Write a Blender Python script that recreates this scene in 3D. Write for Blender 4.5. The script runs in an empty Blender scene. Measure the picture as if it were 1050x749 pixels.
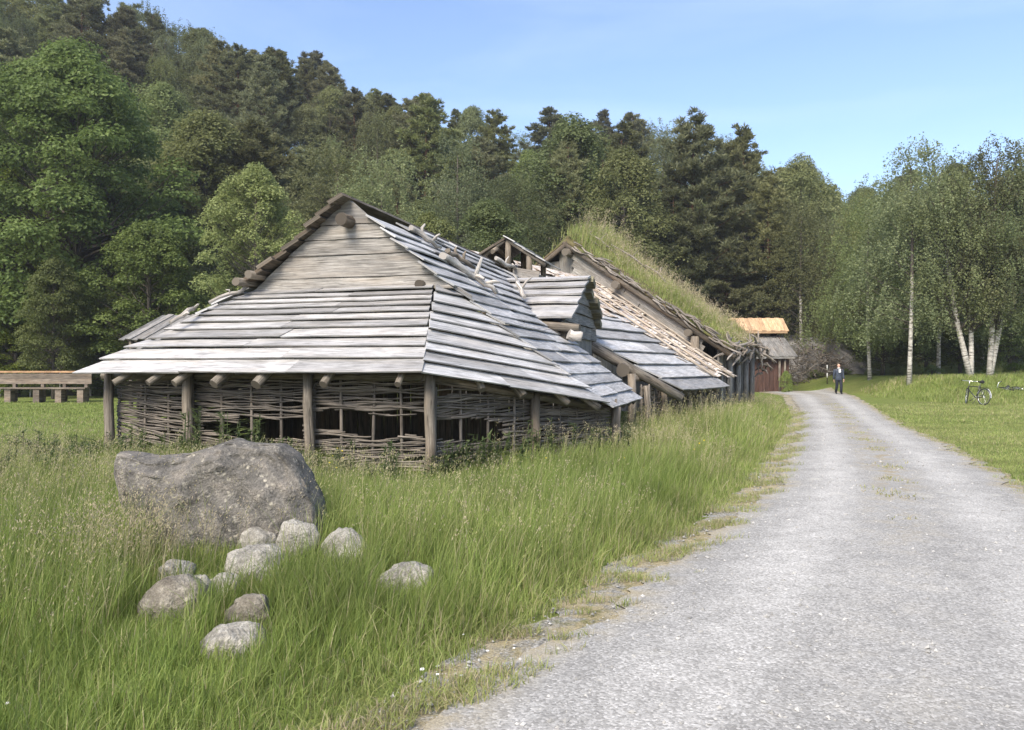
import bpy, math, random
import numpy as np
from mathutils import Vector, noise
R = math.radians
S = bpy.context.scene
COL = S.collection
rnd = random.Random(7)

# ------------------------------------------------------------------ helpers
def P(px, py, d):                       # a sight line at a chosen distance -> a point of the place
    return Vector(((px - 525) / 808 * d, d, 1.6 - (py - 377) / 808 * d))

def clamp(x, a=0., b=1.): return max(a, min(b, x))
def sm(x, a, b):
    t = np.clip((np.asarray(x, float) - a) / (b - a), 0, 1)
    return t * t * (3 - 2 * t)

WORLD = {}
def put(name, me, parent=None, origin=None):
    o = bpy.data.objects.new(name, me)
    COL.objects.link(o)
    if parent is not None:
        o.parent = parent
        WORLD[o.name] = WORLD[parent.name]
    else:
        WORLD[o.name] = Vector(origin) if origin is not None else Vector((0, 0, 0))
        o.location = WORLD[o.name]
    return o

def tag(o, label=None, cat=None, group=None, kind=None):
    if label: o['label'] = label
    if cat: o['category'] = cat
    if group: o['group'] = group
    if kind: o['kind'] = kind
    return o

def thing(name, loc, label, cat, group=None):
    o = put(name, None, None, loc)
    o.empty_display_size = .2
    return tag(o, label, cat, group)

class MB:
    def __init__(s): s.v = []; s.f = []; s.uv = []; s.t = []; s.sm = []
    def face(s, idx, uvs=None, smooth=False):
        s.f.append(idx); s.uv.append(uvs or [(0, 0)] * len(idx)); s.sm.append(smooth)
    def strip(s, tops, bots, n, thick, tint=None, vw=.2):
        """a plank: upper edge points, lower edge points, normal, thickness"""
        k = len(tops); b0 = len(s.v)
        tint = rnd.random() if tint is None else tint
        ou, ov = rnd.uniform(0, 50), rnd.uniform(0, 50)
        for i in range(k):
            for p in (tops[i], bots[i], bots[i] - n * thick, tops[i] - n * thick):
                s.v.append(tuple(p)); s.t.append(tint)
        L = [0.]
        for i in range(1, k): L.append(L[-1] + (tops[i] - tops[i - 1]).length)
        for i in range(k - 1):
            a = b0 + 4 * i; c = a + 4; u0, u1 = ou + L[i], ou + L[i + 1]
            s.face((a, a + 1, c + 1, c), [(u0, ov), (u0, ov + vw), (u1, ov + vw), (u1, ov)])
            s.face((a + 1, a + 2, c + 2, c + 1), [(u0, ov + .5), (u0, ov + .5 + thick), (u1, ov + .5 + thick), (u1, ov + .5)])
            s.face((a + 2, a + 3, c + 3, c + 2), [(u0, ov + 1), (u0, ov + 1 + vw), (u1, ov + 1 + vw), (u1, ov + 1)])
            s.face((a + 3, a, c, c + 3), [(u0, ov + 1.5), (u0, ov + 1.5 + thick), (u1, ov + 1.5 + thick), (u1, ov + 1.5)])
        e = b0 + 4 * (k - 1)
        q = [(ou, ov), (ou + .02, ov), (ou + .02, ov + .1), (ou, ov + .1)]
        s.face((b0 + 3, b0 + 2, b0 + 1, b0), q); s.face((e, e + 1, e + 2, e + 3), q)
    def board(s, a, b, w, n, thick, tint=None, seg=1, warp=0., taper=0.):
        a = Vector(a); b = Vector(b); n = Vector(n).normalized(); d = (b - a).normalized(); x = n.cross(d)
        tp, bt = [], []
        for i in range(seg + 1):
            q = a.lerp(b, i / seg) + n * rnd.uniform(-warp, warp)
            ww = w * .5 * (1 + rnd.uniform(-taper, taper))
            tp.append(q + x * ww); bt.append(q - x * ww)
        s.strip(tp, bt, n, thick, tint, w)
    def box(s, x0, y0, z0, x1, y1, z1, tint=None):
        s.board((x0, (y0 + y1) / 2, z1), (x1, (y0 + y1) / 2, z1), abs(y1 - y0), (0, 0, 1), z1 - z0, tint)
    def tube(s, pts, rad, sides=8, tint=None, smooth=True, cap=True, lump=0.):
        pts = [Vector(p) for p in pts]; k = len(pts)
        if not hasattr(rad, '__len__'): rad = [rad] * k
        tint = rnd.random() if tint is None else tint
        b0 = len(s.v); L = rnd.uniform(0, 30); ov = rnd.uniform(0, 30); prev = None; Ls = []
        for i in range(k):
            d = (pts[min(i + 1, k - 1)] - pts[max(i - 1, 0)]).normalized()
            if prev is None:
                x = d.cross(Vector((0, 0, 1)) if abs(d.z) < .9 else Vector((1, 0, 0))).normalized()
            else:
                x = (prev - d * prev.dot(d)).normalized()
            prev = x; y = d.cross(x)
            if i: L += (pts[i] - pts[i - 1]).length
            Ls.append(L)
            for j in range(sides):
                t = 2 * math.pi * j / sides
                r = rad[i] * (1 + (rnd.uniform(-lump, lump) if lump else 0))
                s.v.append(tuple(pts[i] + (x * math.cos(t) + y * math.sin(t)) * r)); s.t.append(tint)
        for i in range(k - 1):
            for j in range(sides):
                j2 = (j + 1) % sides
                v0 = ov + j / sides * .4; v1 = ov + (j + 1) / sides * .4
                s.face((b0 + i * sides + j, b0 + i * sides + j2, b0 + (i + 1) * sides + j2, b0 + (i + 1) * sides + j),
                       [(Ls[i], v0), (Ls[i], v1), (Ls[i + 1], v1), (Ls[i + 1], v0)], smooth)
        if cap:
            s.face(tuple(b0 + j for j in range(sides))[::-1]); s.face(tuple(b0 + (k - 1) * sides + j for j in range(sides)))
    def mesh(s, name, mat, off=(0, 0, 0)):
        me = bpy.data.meshes.new(name)
        off = Vector(off)
        me.from_pydata([tuple(Vector(p) - off) for p in s.v], [], s.f)
        uv = me.uv_layers.new(name='UVMap')
        flat = [c for f in s.uv for p in f for c in p]
        uv.data.foreach_set('uv', flat)
        at = me.attributes.new('tint', 'FLOAT', 'POINT'); at.data.foreach_set('value', s.t)
        me.polygons.foreach_set('use_smooth', s.sm)
        for m in (mat if isinstance(mat, (list, tuple)) else [mat]): me.materials.append(m)
        me.update()
        return me
    def build(s, name, mat, parent=None, origin=None):
        off = WORLD[parent.name] if parent is not None else (origin or (0, 0, 0))
        return put(name, s.mesh(name, mat, off), parent, origin)

def np_mesh(name, V, F, tint, mat, smooth=False):
    """V (n,3), F (m,k) with one k, tint (n,)"""
    me = bpy.data.meshes.new(name)
    n, m, k = len(V), len(F), F.shape[1]
    me.vertices.add(n); me.vertices.foreach_set('co', np.ascontiguousarray(V, np.float32).ravel())
    me.loops.add(m * k); me.loops.foreach_set('vertex_index', np.ascontiguousarray(F, np.int32).ravel())
    me.polygons.add(m); me.polygons.foreach_set('loop_start', np.arange(0, m * k, k, dtype=np.int32))
    me.polygons.foreach_set('use_smooth', np.full(m, smooth))
    at = me.attributes.new('tint', 'FLOAT', 'POINT'); at.data.foreach_set('value', np.ascontiguousarray(tint, np.float32))
    me.materials.append(mat)
    me.update(calc_edges=True)
    return me

# ------------------------------------------------------------------ materials
class NT:
    def __init__(s, name):
        m = bpy.data.materials.new(name); m.use_nodes = True
        s.m = m; s.t = m.node_tree; s.t.nodes.clear()
        s.out = s.n('ShaderNodeOutputMaterial')
    def n(s, ty, **kw):
        nd = s.t.nodes.new(ty)
        for k, v in kw.items(): setattr(nd, k, v)
        return nd
    def l(s, a, b): s.t.links.new(a, b)
    def val(s, nd, sock, v):
        if hasattr(v, 'is_linked'): s.l(v, nd.inputs[sock])
        else: nd.inputs[sock].default_value = v
    def attr(s, name='tint'): return s.n('ShaderNodeAttribute', attribute_name=name).outputs['Fac']
    def noise(s, vec, scale, detail=4, rough=.55, dist=0.):
        nd = s.n('ShaderNodeTexNoise'); s.val(nd, 'Scale', scale); s.val(nd, 'Detail', detail); s.val(nd, 'Roughness', rough); s.val(nd, 'Distortion', dist)
        if vec is not None: s.l(vec, nd.inputs['Vector'])
        return nd.outputs['Fac']
    def mapv(s, vec, scale):
        nd = s.n('ShaderNodeMapping'); s.l(vec, nd.inputs['Vector']); nd.inputs['Scale'].default_value = scale
        return nd.outputs['Vector']
    def ramp(s, fac, stops):
        nd = s.n('ShaderNodeValToRGB'); s.l(fac, nd.inputs['Fac'])
        cr = nd.color_ramp
        while len(cr.elements) < len(stops): cr.elements.new(.5)
        for e, (p, c) in zip(cr.elements, stops):
            e.position = p; e.color = (*c, 1) if len(c) == 3 else c
        return nd.outputs['Color']
    def rng(s, fac, a, b, c, d):
        nd = s.n('ShaderNodeMapRange'); s.l(fac, nd.inputs[0])
        for i, v in enumerate((a, b, c, d)): nd.inputs[i + 1].default_value = v
        return nd.outputs[0]
    def mix(s, fac, a, b, mode='MIX'):
        nd = s.n('ShaderNodeMix', data_type='RGBA', blend_type=mode)
        for k, v in ((0, fac), (6, a), (7, b)):
            if hasattr(v, 'is_linked'): s.l(v, nd.inputs[k])
            else: nd.inputs[k].default_value = v if k == 0 else (*v, 1)
        return nd.outputs[2]
    def math(s, op, a, b=0.):
        nd = s.n('ShaderNodeMath', operation=op)
        for k, v in ((0, a), (1, b)):
            if hasattr(v, 'is_linked'): s.l(v, nd.inputs[k])
            else: nd.inputs[k].default_value = v
        return nd.outputs[0]
    def bump(s, h, strength, dist=.02):
        nd = s.n('ShaderNodeBump'); s.l(h, nd.inputs['Height']); nd.inputs['Strength'].default_value = strength; nd.inputs['Distance'].default_value = dist
        return nd.outputs['Normal']
    def prin(s, col, rough=.8, normal=None, spec=.3, metal=0.):
        nd = s.n('ShaderNodeBsdfPrincipled')
        s.val(nd, 'Base Color', col if hasattr(col, 'is_linked') else (*col, 1)); s.val(nd, 'Roughness', rough); s.val(nd, 'Metallic', metal)
        nd.inputs['Specular IOR Level'].default_value = spec
        if normal is not None: s.l(normal, nd.inputs['Normal'])
        return nd.outputs[0]
    def end(s, sh): s.l(sh, s.out.inputs['Surface']); return s.m
    def uv(s): return s.n('ShaderNodeUVMap', uv_map='UVMap').outputs[0]
    def obj(s): return s.n('ShaderNodeTexCoord').outputs['Object']
    def geo(s): return s.n('ShaderNodeNewGeometry').outputs['Position']

def wood(name, dark, light, warm=None, rough=.75, grain=28, bump=.5):
    k = NT(name); uv = k.uv()
    g = k.noise(k.mapv(uv, (1.6, grain, 1)), 1.6, 6, .6, .3)
    g2 = k.noise(k.mapv(uv, (.7, 5, 1)), 1.2, 3)
    c = k.ramp(g, [(.28, dark), (.66, light)])
    if warm: c = k.mix(k.rng(g2, .46, .68, 0, .75), c, warm)
    kn = k.n('ShaderNodeTexVoronoi'); k.l(k.mapv(uv, (1.5, 6, 1)), kn.inputs['Vector']); kn.inputs['Scale'].default_value = 1.3
    c = k.mix(k.rng(kn.outputs['Distance'], .03, .1, .7, 0), c, tuple(x * .45 for x in dark))
    st = k.noise(k.mapv(uv, (.5, 1.6, 1)), 2.4, 6, .75)
    cr = k.noise(k.mapv(uv, (.45, grain * 1.1, 1)), 1.1, 2, .5, .15)
    c = k.mix(k.rng(k.math('ABSOLUTE', k.math('SUBTRACT', cr, .47)), .004, .022, .75, 0), c, tuple(x * .3 for x in dark))
    v = k.math('MULTIPLY', k.rng(k.attr(), 0, 1, .62, 1.22), k.rng(st, .32, .68, .58, 1.2))
    c = k.mix(1, c, k.n('ShaderNodeCombineColor').outputs[0], 'MULTIPLY') if False else c
    hs = k.n('ShaderNodeHueSaturation'); k.l(c, hs.inputs['Color']); k.l(v, hs.inputs['Value'])
    return k.end(k.prin(hs.outputs[0], rough, k.bump(g, bump, .012), .25))

def bark(name, dark, light, scale=(3, 14, 1), rough=.9):
    k = NT(name); uv = k.uv()
    g = k.noise(k.mapv(uv, scale), 2.5, 6, .65)
    c = k.ramp(g, [(.3, dark), (.7, light)])
    hs = k.n('ShaderNodeHueSaturation'); k.l(c, hs.inputs['Color']); k.l(k.rng(k.attr(), 0, 1, .7, 1.2), hs.inputs['Value'])
    return k.end(k.prin(hs.outputs[0], rough, k.bump(g, .6, .03), .2))

def leaf(name, a, b, c, trans=.48, rough=.55):
    k = NT(name); t = k.attr()
    col = k.ramp(t, [(0, a), (.55, b), (1, c)])
    oi = k.n('ShaderNodeObjectInfo').outputs['Random']
    hs = k.n('ShaderNodeHueSaturation'); k.l(col, hs.inputs['Color'])
    k.l(k.rng(oi, 0, 1, .475, .512), hs.inputs['Hue'])
    k.l(k.rng(k.math('FRACT', k.math('MULTIPLY', oi, 7.3)), 0, 1, .8, 1.6), hs.inputs['Value'])
    k.l(k.rng(k.math('FRACT', k.math('MULTIPLY', oi, 13.7)), 0, 1, .8, 1.1), hs.inputs['Saturation'])
    p = k.prin(hs.outputs[0], rough, None, .25)
    tr = k.n('ShaderNodeBsdfTranslucent'); k.l(hs.outputs[0], tr.inputs['Color'])
    mx = k.n('ShaderNodeMixShader'); mx.inputs[0].default_value = trans
    k.l(p, mx.inputs[1]); k.l(tr.outputs[0], mx.inputs[2])
    return k.end(mx.outputs[0])

def plain(name, col, rough=.6, metal=0., spec=.4, var=.25):
    k = NT(name)
    g = k.noise(k.obj(), 14, 3)
    c = k.ramp(g, [(.3, tuple(x * (1 - var) for x in col)), (.7, tuple(min(1, x * (1 + var)) for x in col))])
    return k.end(k.prin(c, rough, None, spec, metal))

M_GREY = wood('silvered_plank', (.2, .191, .182), (.52, .51, .5), (.4, .37, .33))
M_ROOF = wood('roof_plank', (.235, .232, .23), (.59, .585, .58), (.48, .45, .42))
M_GABLE = wood('warm_grey_plank', (.115, .105, .093), (.37, .348, .318), (.265, .23, .19))
M_LOG = wood('peeled_log', (.085, .07, .054), (.27, .235, .19), (.2, .155, .11), grain=14)
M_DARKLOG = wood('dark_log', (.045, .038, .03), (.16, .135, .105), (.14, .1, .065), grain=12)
M_OLIVE = wood('mossy_log', (.09, .08, .05), (.27, .245, .165), grain=12)
M_WALL = wood('wall_plank', (.09, .085, .08), (.33, .32, .3), (.24, .21, .175), grain=20)
M_POLE = wood('pale_pole', (.22, .185, .145), (.44, .385, .32), (.4, .31, .22), grain=10)
M_ROOT = wood('grey_brown_root', (.09, .075, .06), (.33, .3, .265), (.22, .17, .12), grain=10)
M_STICK = wood('wattle_stick', (.075, .063, .051), (.285, .25, .21), (.2, .16, .12), grain=8)
M_DRIFT = wood('driftwood', (.2, .185, .165), (.55, .52, .48), (.4, .34, .28), grain=10)
M_NEW = wood('fresh_pine_plank', (.4, .26, .145), (.62, .43, .27), (.52, .32, .17), grain=16)
M_RED = wood('red_brown_plank', (.045, .026, .02), (.12, .062, .045), (.09, .055, .045), grain=14)
M_TABLE = wood('brown_grey_timber', (.09, .072, .055), (.26, .215, .17), (.2, .15, .105), grain=16)
M_BENCH = wood('bench_top_plank', (.3, .17, .09), (.52, .32, .18), grain=16)
M_PINEB = bark('pine_bark', (.05, .03, .022), (.19, .1, .06))
M_TRUNK = bark('grey_brown_bark', (.04, .035, .028), (.15, .13, .105))

def birch_bark():
    k = NT('birch_bark'); uv = k.uv()
    g = k.noise(k.mapv(uv, (9, 2.5, 1)), 1.4, 5, .7)
    c = k.ramp(g, [(.36, (.03, .028, .026)), (.44, (.24, .22, .19)), (.56, (.5, .47, .42)), (.8, (.64, .61, .56))])
    return k.end(k.prin(c, .8, k.bump(g, .3, .01), .25))
M_BIRCH = birch_bark()
M_TWIG = bark('dark_twig', (.045, .036, .03), (.14, .12, .1))

def bark_sheet():
    k = NT('birch_bark_sheet'); uv = k.uv()
    g = k.noise(k.mapv(uv, (1, 6, 1)), 3.5, 6, .7, .6)
    h = k.noise(uv, 2.1, 4, .6)
    c = k.ramp(g, [(.3, (.06, .045, .035)), (.42, (.35, .26, .18)), (.52, (.66, .6, .53)), (.75, (.78, .75, .7))])
    c = k.mix(k.rng(h, .5, .68, 0, .8), c, (.42, .29, .19))
    hs = k.n('ShaderNodeHueSaturation'); k.l(c, hs.inputs['Color']); k.l(k.rng(k.attr(), 0, 1, .7, 1.15), hs.inputs['Value'])
    return k.end(k.prin(hs.outputs[0], .7, k.bump(g, .6, .02), .3))
M_SHEET = bark_sheet()

def rock(name, a, b, c, lich=(.45, .44, .38), sc=3., lichen=.5):
    k = NT(name); o = k.obj()
    g = k.noise(o, sc, 8, .65, .2); h = k.noise(o, sc * 2.3, 6, .7); f = k.noise(o, 60, 3, .7)
    col = k.ramp(g, [(.3, a), (.5, b), (.72, c)])
    vo = k.n('ShaderNodeTexVoronoi'); vo.inputs['Scale'].default_value = sc * 4; k.l(o, vo.inputs['Vector'])
    m = k.math('MULTIPLY', k.rng(h, .5, .6, 0, 1), k.rng(vo.outputs['Distance'], .2, .5, 1, .1))
    col = k.mix(k.math('MULTIPLY', m, lichen), col, lich)
    hs = k.n('ShaderNodeHueSaturation'); k.l(col, hs.inputs['Color']); k.l(k.rng(f, .3, .7, .62, 1.35), hs.inputs['Value'])
    vc = k.n('ShaderNodeTexVoronoi', feature='DISTANCE_TO_EDGE'); vc.inputs['Scale'].default_value = sc * .7
    wv = k.n('ShaderNodeMix', data_type='RGBA'); wv.inputs[0].default_value = .12; k.l(o, wv.inputs[6]); nz_ = k.n('ShaderNodeTexNoise'); nz_.inputs['Scale'].default_value = sc * 1.4; nz_.inputs['Detail'].default_value = 5; k.l(o, nz_.inputs['Vector']); k.l(nz_.outputs['Color'], wv.inputs[7]); k.l(wv.outputs[2], vc.inputs['Vector'])
    crk = k.math('MULTIPLY', k.rng(vc.outputs['Distance'], .0, .018, 1, 0), k.rng(h, .45, .6, 0, 1))
    cm_ = k.mix(k.math('MULTIPLY', crk, .75), hs.outputs[0], tuple(x * .45 for x in a))
    f2 = k.noise(o, 190, 2, .7)
    hs = k.n('ShaderNodeHueSaturation'); k.l(cm_, hs.inputs['Color']); k.l(k.rng(f2, .3, .7, .7, 1.3), hs.inputs['Value'])
    hh = k.math('ADD', k.math('MULTIPLY', g, 2.), k.math('MULTIPLY', f, .35))
    return k.end(k.prin(hs.outputs[0], .88, k.bump(hh, .9, .05), .25))
M_BOULDER = rock('lichen_granite', (.047, .044, .039), (.148, .137, .12), (.255, .225, .188), (.42, .385, .31), 5.5, .85)
M_STONE = rock('pale_field_stone', (.15, .14, .12), (.33, .308, .262), (.47, .44, .385), (.56, .53, .46), 6., .6)
M_STONE2 = rock('brown_field_stone', (.11, .093, .07), (.21, .188, .15), (.31, .285, .235), (.42, .385, .32), 5., .5)
M_CLIFF = rock('grey_rock', (.1, .095, .09), (.22, .21, .2), (.36, .34, .32), (.4, .38, .34), .8, .4)

def soil():
    k = NT('turf_soil'); o = k.obj()
    g = k.noise(o, 4, 6, .7); h = k.noise(o, 1.1, 4)
    c = k.ramp(g, [(.3, (.045, .033, .02)), (.7, (.17, .13, .075))])
    c = k.mix(k.rng(h, .4, .6, 0, .8), c, (.11, .12, .04))
    return k.end(k.prin(c, .95, k.bump(g, .9, .06), .1))
M_SOIL = soil()

def field():
    k = NT('meadow_ground'); p = k.geo()
    a = k.noise(p, .35, 5, .6); b = k.noise(p, 2.2, 5, .65); c_ = k.noise(p, 30, 4, .7)
    c = k.ramp(b, [(.3, (.11, .155, .034)), (.55, (.165, .205, .052)), (.75, (.235, .245, .085))])
    c = k.mix(k.rng(a, .42, .62, 0, .55), c, (.17, .17, .06))
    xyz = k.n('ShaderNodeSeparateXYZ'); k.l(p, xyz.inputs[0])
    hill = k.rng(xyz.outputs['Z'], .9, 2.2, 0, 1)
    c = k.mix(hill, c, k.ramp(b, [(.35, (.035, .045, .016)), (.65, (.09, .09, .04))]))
    hs = k.n('ShaderNodeHueSaturation'); k.l(c, hs.inputs['Color']); k.l(k.rng(c_, .3, .7, .62, 1.3), hs.inputs['Value'])
    return k.end(k.prin(hs.outputs[0], .95, k.bump(c_, .8, .05), .1))
M_FIELD = field()

def gravel():
    k = NT('crushed_gravel'); p = k.geo()
    vo = k.n('ShaderNodeTexVoronoi'); vo.inputs['Scale'].default_value = 75; k.l(p, vo.inputs['Vector'])
    vo2 = k.n('ShaderNodeTexVoronoi'); vo2.inputs['Scale'].default_value = 120; k.l(p, vo2.inputs['Vector'])
    big = k.noise(p, .55, 5, .6); mid = k.noise(p, 3.5, 5, .7); fine = k.noise(p, 85, 3, .8)
    sep = k.n('ShaderNodeSeparateColor'); k.l(vo.outputs['Color'], sep.inputs[0])
    c = k.ramp(sep.outputs[0], [(0, (.22, .211, .192)), (.5, (.345, .333, .306)), (.85, (.425, .41, .378)), (1, (.54, .522, .485))])
    c = k.mix(k.rng(fine, .35, .65, .45, 0), c, (.2, .192, .175))
    v = k.math('MULTIPLY', k.rng(big, .35, .65, .9, 1.13), k.rng(mid, .3, .7, .86, 1.13))
    hs = k.n('ShaderNodeHueSaturation'); k.l(c, hs.inputs['Color']); k.l(v, hs.inputs['Value'])
    # the crown of the road keeps dry tan bits of old grass; U runs across the road 0..1, V is metres along it
    sx = k.n('ShaderNodeSeparateXYZ'); k.l(k.uv(), sx.inputs[0])
    mid_m = k.math('MULTIPLY', k.rng(k.math('ABSOLUTE', k.math('SUBTRACT', sx.outputs[0], .5)), .03, .16, 1, 0), k.rng(mid, .47, .6, 0, .85))
    mid_m = k.math('MULTIPLY', mid_m, k.rng(sx.outputs[1], 6, 12, .12, 1))
    edge = k.math('MULTIPLY', k.rng(k.math('ABSOLUTE', k.math('SUBTRACT', sx.outputs[0], .5)), .41, .5, 0, 1), k.rng(mid, .4, .58, 0, .9))
    c = k.mix(mid_m, hs.outputs[0], k.ramp(fine, [(.35, (.2, .17, .09)), (.65, (.37, .3, .2))]))
    c = k.mix(edge, c, k.ramp(fine, [(.35, (.22, .185, .12)), (.65, (.42, .36, .24))]))
    off_ = k.math('ABSOLUTE', k.math('SUBTRACT', k.math('ABSOLUTE', k.math('SUBTRACT', sx.outputs[0], .5)), .25))
    wob = k.math('ADD', off_, k.math('MULTIPLY', k.math('SUBTRACT', big, .5), .12))
    hv = k.n('ShaderNodeHueSaturation'); k.l(c, hv.inputs['Color']); k.l(k.rng(wob, .03, .13, 1.12, .9), hv.inputs['Value']); c = hv.outputs[0]
    pale = k.noise(p, 1.3, 3, .5)
    c = k.mix(k.rng(pale, .66, .74, 0, .45), c, (.52, .5, .42))
    h = k.math('ADD', k.math('MULTIPLY', vo.outputs['Distance'], -1.), k.math('MULTIPLY', vo2.outputs['Distance'], -.4))
    return k.end(k.prin(c, .92, k.bump(h, .3, .008), .2))
M_GRAVEL = gravel()
def peb():
    k = NT('gravel_chip'); return k.end(k.prin(k.ramp(k.attr(), [(0, (.2, .194, .18)), (.6, (.33, .32, .295)), (1, (.45, .435, .4))]), .9, None, .2))
M_PEB = peb()

def verge():
    k = NT('dry_verge'); p = k.geo()
    a = k.noise(p, 5, 5, .7); f = k.noise(p, 70, 4, .75)
    c = k.ramp(a, [(.35, (.17, .17, .07)), (.48, (.36, .3, .175)), (.7, (.46, .395, .27))])
    vo = k.n('ShaderNodeTexVoronoi'); vo.inputs['Scale'].default_value = 70; k.l(p, vo.inputs['Vector'])
    sc_ = k.n('ShaderNodeSeparateColor'); k.l(vo.outputs['Color'], sc_.inputs[0])
    g2 = k.noise(p, 3.1, 5, .7)
    c = k.mix(k.rng(g2, .46, .58, 0, .9), c, k.ramp(sc_.outputs[0], [(0, (.17, .165, .15)), (.6, (.33, .32, .295)), (1, (.5, .48, .44))]))
    hs = k.n('ShaderNodeHueSaturation'); k.l(c, hs.inputs['Color']); k.l(k.rng(f, .3, .7, .5, 1.4), hs.inputs['Value'])
    return k.end(k.prin(hs.outputs[0], .95, k.bump(f, .8, .03), .1))
M_VERGE = verge()

def grassmat(name, stops, trans=.45):
    k = NT(name); t = k.attr()
    col = k.ramp(t, stops)
    n = k.noise(k.geo(), .9, 4, .6)
    hs = k.n('ShaderNodeHueSaturation'); k.l(col, hs.inputs['Color']); k.l(k.rng(n, .35, .65, .78, 1.2), hs.inputs['Value'])
    p = k.prin(hs.outputs[0], .5, None, .25)
    tr = k.n('ShaderNodeBsdfTranslucent'); k.l(hs.outputs[0], tr.inputs['Color'])
    mx = k.n('ShaderNodeMixShader'); mx.inputs[0].default_value = trans
    k.l(p, mx.inputs[1]); k.l(tr.outputs[0], mx.inputs[2])
    return k.end(mx.outputs[0])
M_GRASS = grassmat('meadow_grass', [(0, (.13, .185, .036)), (.3, (.215, .278, .068)), (.55, (.3, .345, .11)), (.75, (.33, .325, .13)), (.88, (.46, .4, .235)), (1, (.45, .36, .27))])
M_WEED = leaf('weed_leaf', (.07, .1, .028), (.115, .15, .045), (.17, .2, .07))
M_YEL = plain('buttercup_petal', (.8, .6, .03), .5)
M_WHT = plain('clover_petal', (.75, .73, .7), .6)

# ------------------------------------------------------------------ terrain
LE = [(749, 450), (700, 510), (657, 580), (613, 650), (573, 703), (548, 745), (500, 798), (471, 813), (440, 824), (426, 825), (406, 811)]
lY = np.array([1.5] + [1293 / (y - 377) for y, x in LE] + [52.])
lX = np.array([-1.5] + [(x - 525) / 808 * 1293 / (y - 377) for y, x in LE] + [16.6])
RE = [(504, 1047), (480, 1007), (456, 964), (437, 921), (406, 873)]
rY = np.array([1.5, 3.5, 6.0] + [1293 / (y - 377) for y, x in RE] + [52.])
rX = np.array([2.9, 3.85, 4.95] + [(x - 525) / 808 * 1293 / (y - 377) for y, x in RE] + [20.8])
def left_edge(y): return np.interp(y, lY, lX)
def right_edge(y): return np.interp(y, rY, rX)

CX = np.array([-140, -62, -32, -3, 29, 60, 140]); CZ = np.array([36, 34, 27, 18.5, 12, 6.5, 4])
def gz(x, y):
    x = np.asarray(x, float); y = np.asarray(y, float)
    crest = np.interp(x, CX, CZ)
    foot = np.interp(x, [-60, -25, 5, 30, 60], [46, 47, 52, 58, 50])
    up = sm(y, foot, foot + 46)
    back = 1 - .8 * sm(y, 108, 190)
    z = crest * up * back
    z = z + 1.05 * sm(y, 33.5, 43) * sm(x, 19.5, 24)        # the bank under the birches on the right
    out = np.maximum(left_edge(y) - x, x - right_edge(y))
    bump = .06 * np.sin(x * .9 + .7) * np.sin(y * .7) * sm(out, .9, 2.4) * sm(y, 3, 6)
    return z + bump * .6
def gz1(x, y): return float(gz(x, y))

def ground():
    xs = np.concatenate([np.linspace(-420, -80, 12)[:-1], np.linspace(-80, -20, 31)[:-1], np.linspace(-20, 34, 136)[:-1], np.linspace(34, 90, 29)[:-1], np.linspace(90, 420, 12)])
    ys = np.concatenate([np.linspace(-60, -2, 8)[:-1], np.linspace(-2, 50, 131)[:-1], np.linspace(50, 200, 61)[:-1], np.linspace(200, 600, 9)])
    X, Y = np.meshgrid(xs, ys); Z = gz(X, Y)
    V = np.stack([X, Y, Z], -1).reshape(-1, 3); nx = len(xs); ny = len(ys)
    i = np.arange(nx - 1)[None, :] + nx * np.arange(ny - 1)[:, None]
    F = np.stack([i, i + 1, i + 1 + nx, i + nx], -1).reshape(-1, 4)
    tag(put('ground', np_mesh('ground', V, F, np.zeros(len(V)), M_FIELD, True)), kind='structure')
ground()

def ribbon(name, mat, dl, dr, lift, jag, seed):
    ys = np.concatenate([np.arange(-3, 2, .5), np.arange(2, 9, .05), np.arange(9, 20, .12), np.arange(20, 52.01, .4)])
    mb = MB()
    m = 9
    for k, y in enumerate(ys):
        yy = max(y, 1.5); sh = (y - yy) * .5
        j1, j2 = [jag * (1.1 * noise.noise(Vector((y * .9, seed + q, 0))) + .9 * noise.noise(Vector((y * 2.7, seed + q, 5))) + .5 * noise.noise(Vector((y * 9, seed + q, 9)))) for q in (0, 40)]
        a = float(left_edge(yy)) + sh - dl + j1; b = float(right_edge(yy)) + sh + dr + j2
        for j in range(m):
            f = j / (m - 1); x = a + (b - a) * f
            crown = .03 * (1 - (2 * f - 1) ** 2) if lift > .015 else 0
            mb.v.append((x, y, gz1(x, y) + lift + crown)); mb.t.append(f)
    for k in range(len(ys) - 1):
        for j in range(m - 1):
            i = k * m + j
            mb.face((i, i + 1, i + 1 + m, i + m), [(j / (m - 1), ys[k]), ((j + 1) / (m - 1), ys[k]), ((j + 1) / (m - 1), ys[k + 1]), (j / (m - 1), ys[k + 1])], True)
    return tag(mb.build(name, mat), kind='structure')
ribbon('road_verge', M_VERGE, .46, .2, .012, .2, 3)
ribbon('gravel_road', M_GRAVEL, .06, 0., .024, .17, 5)

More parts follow.
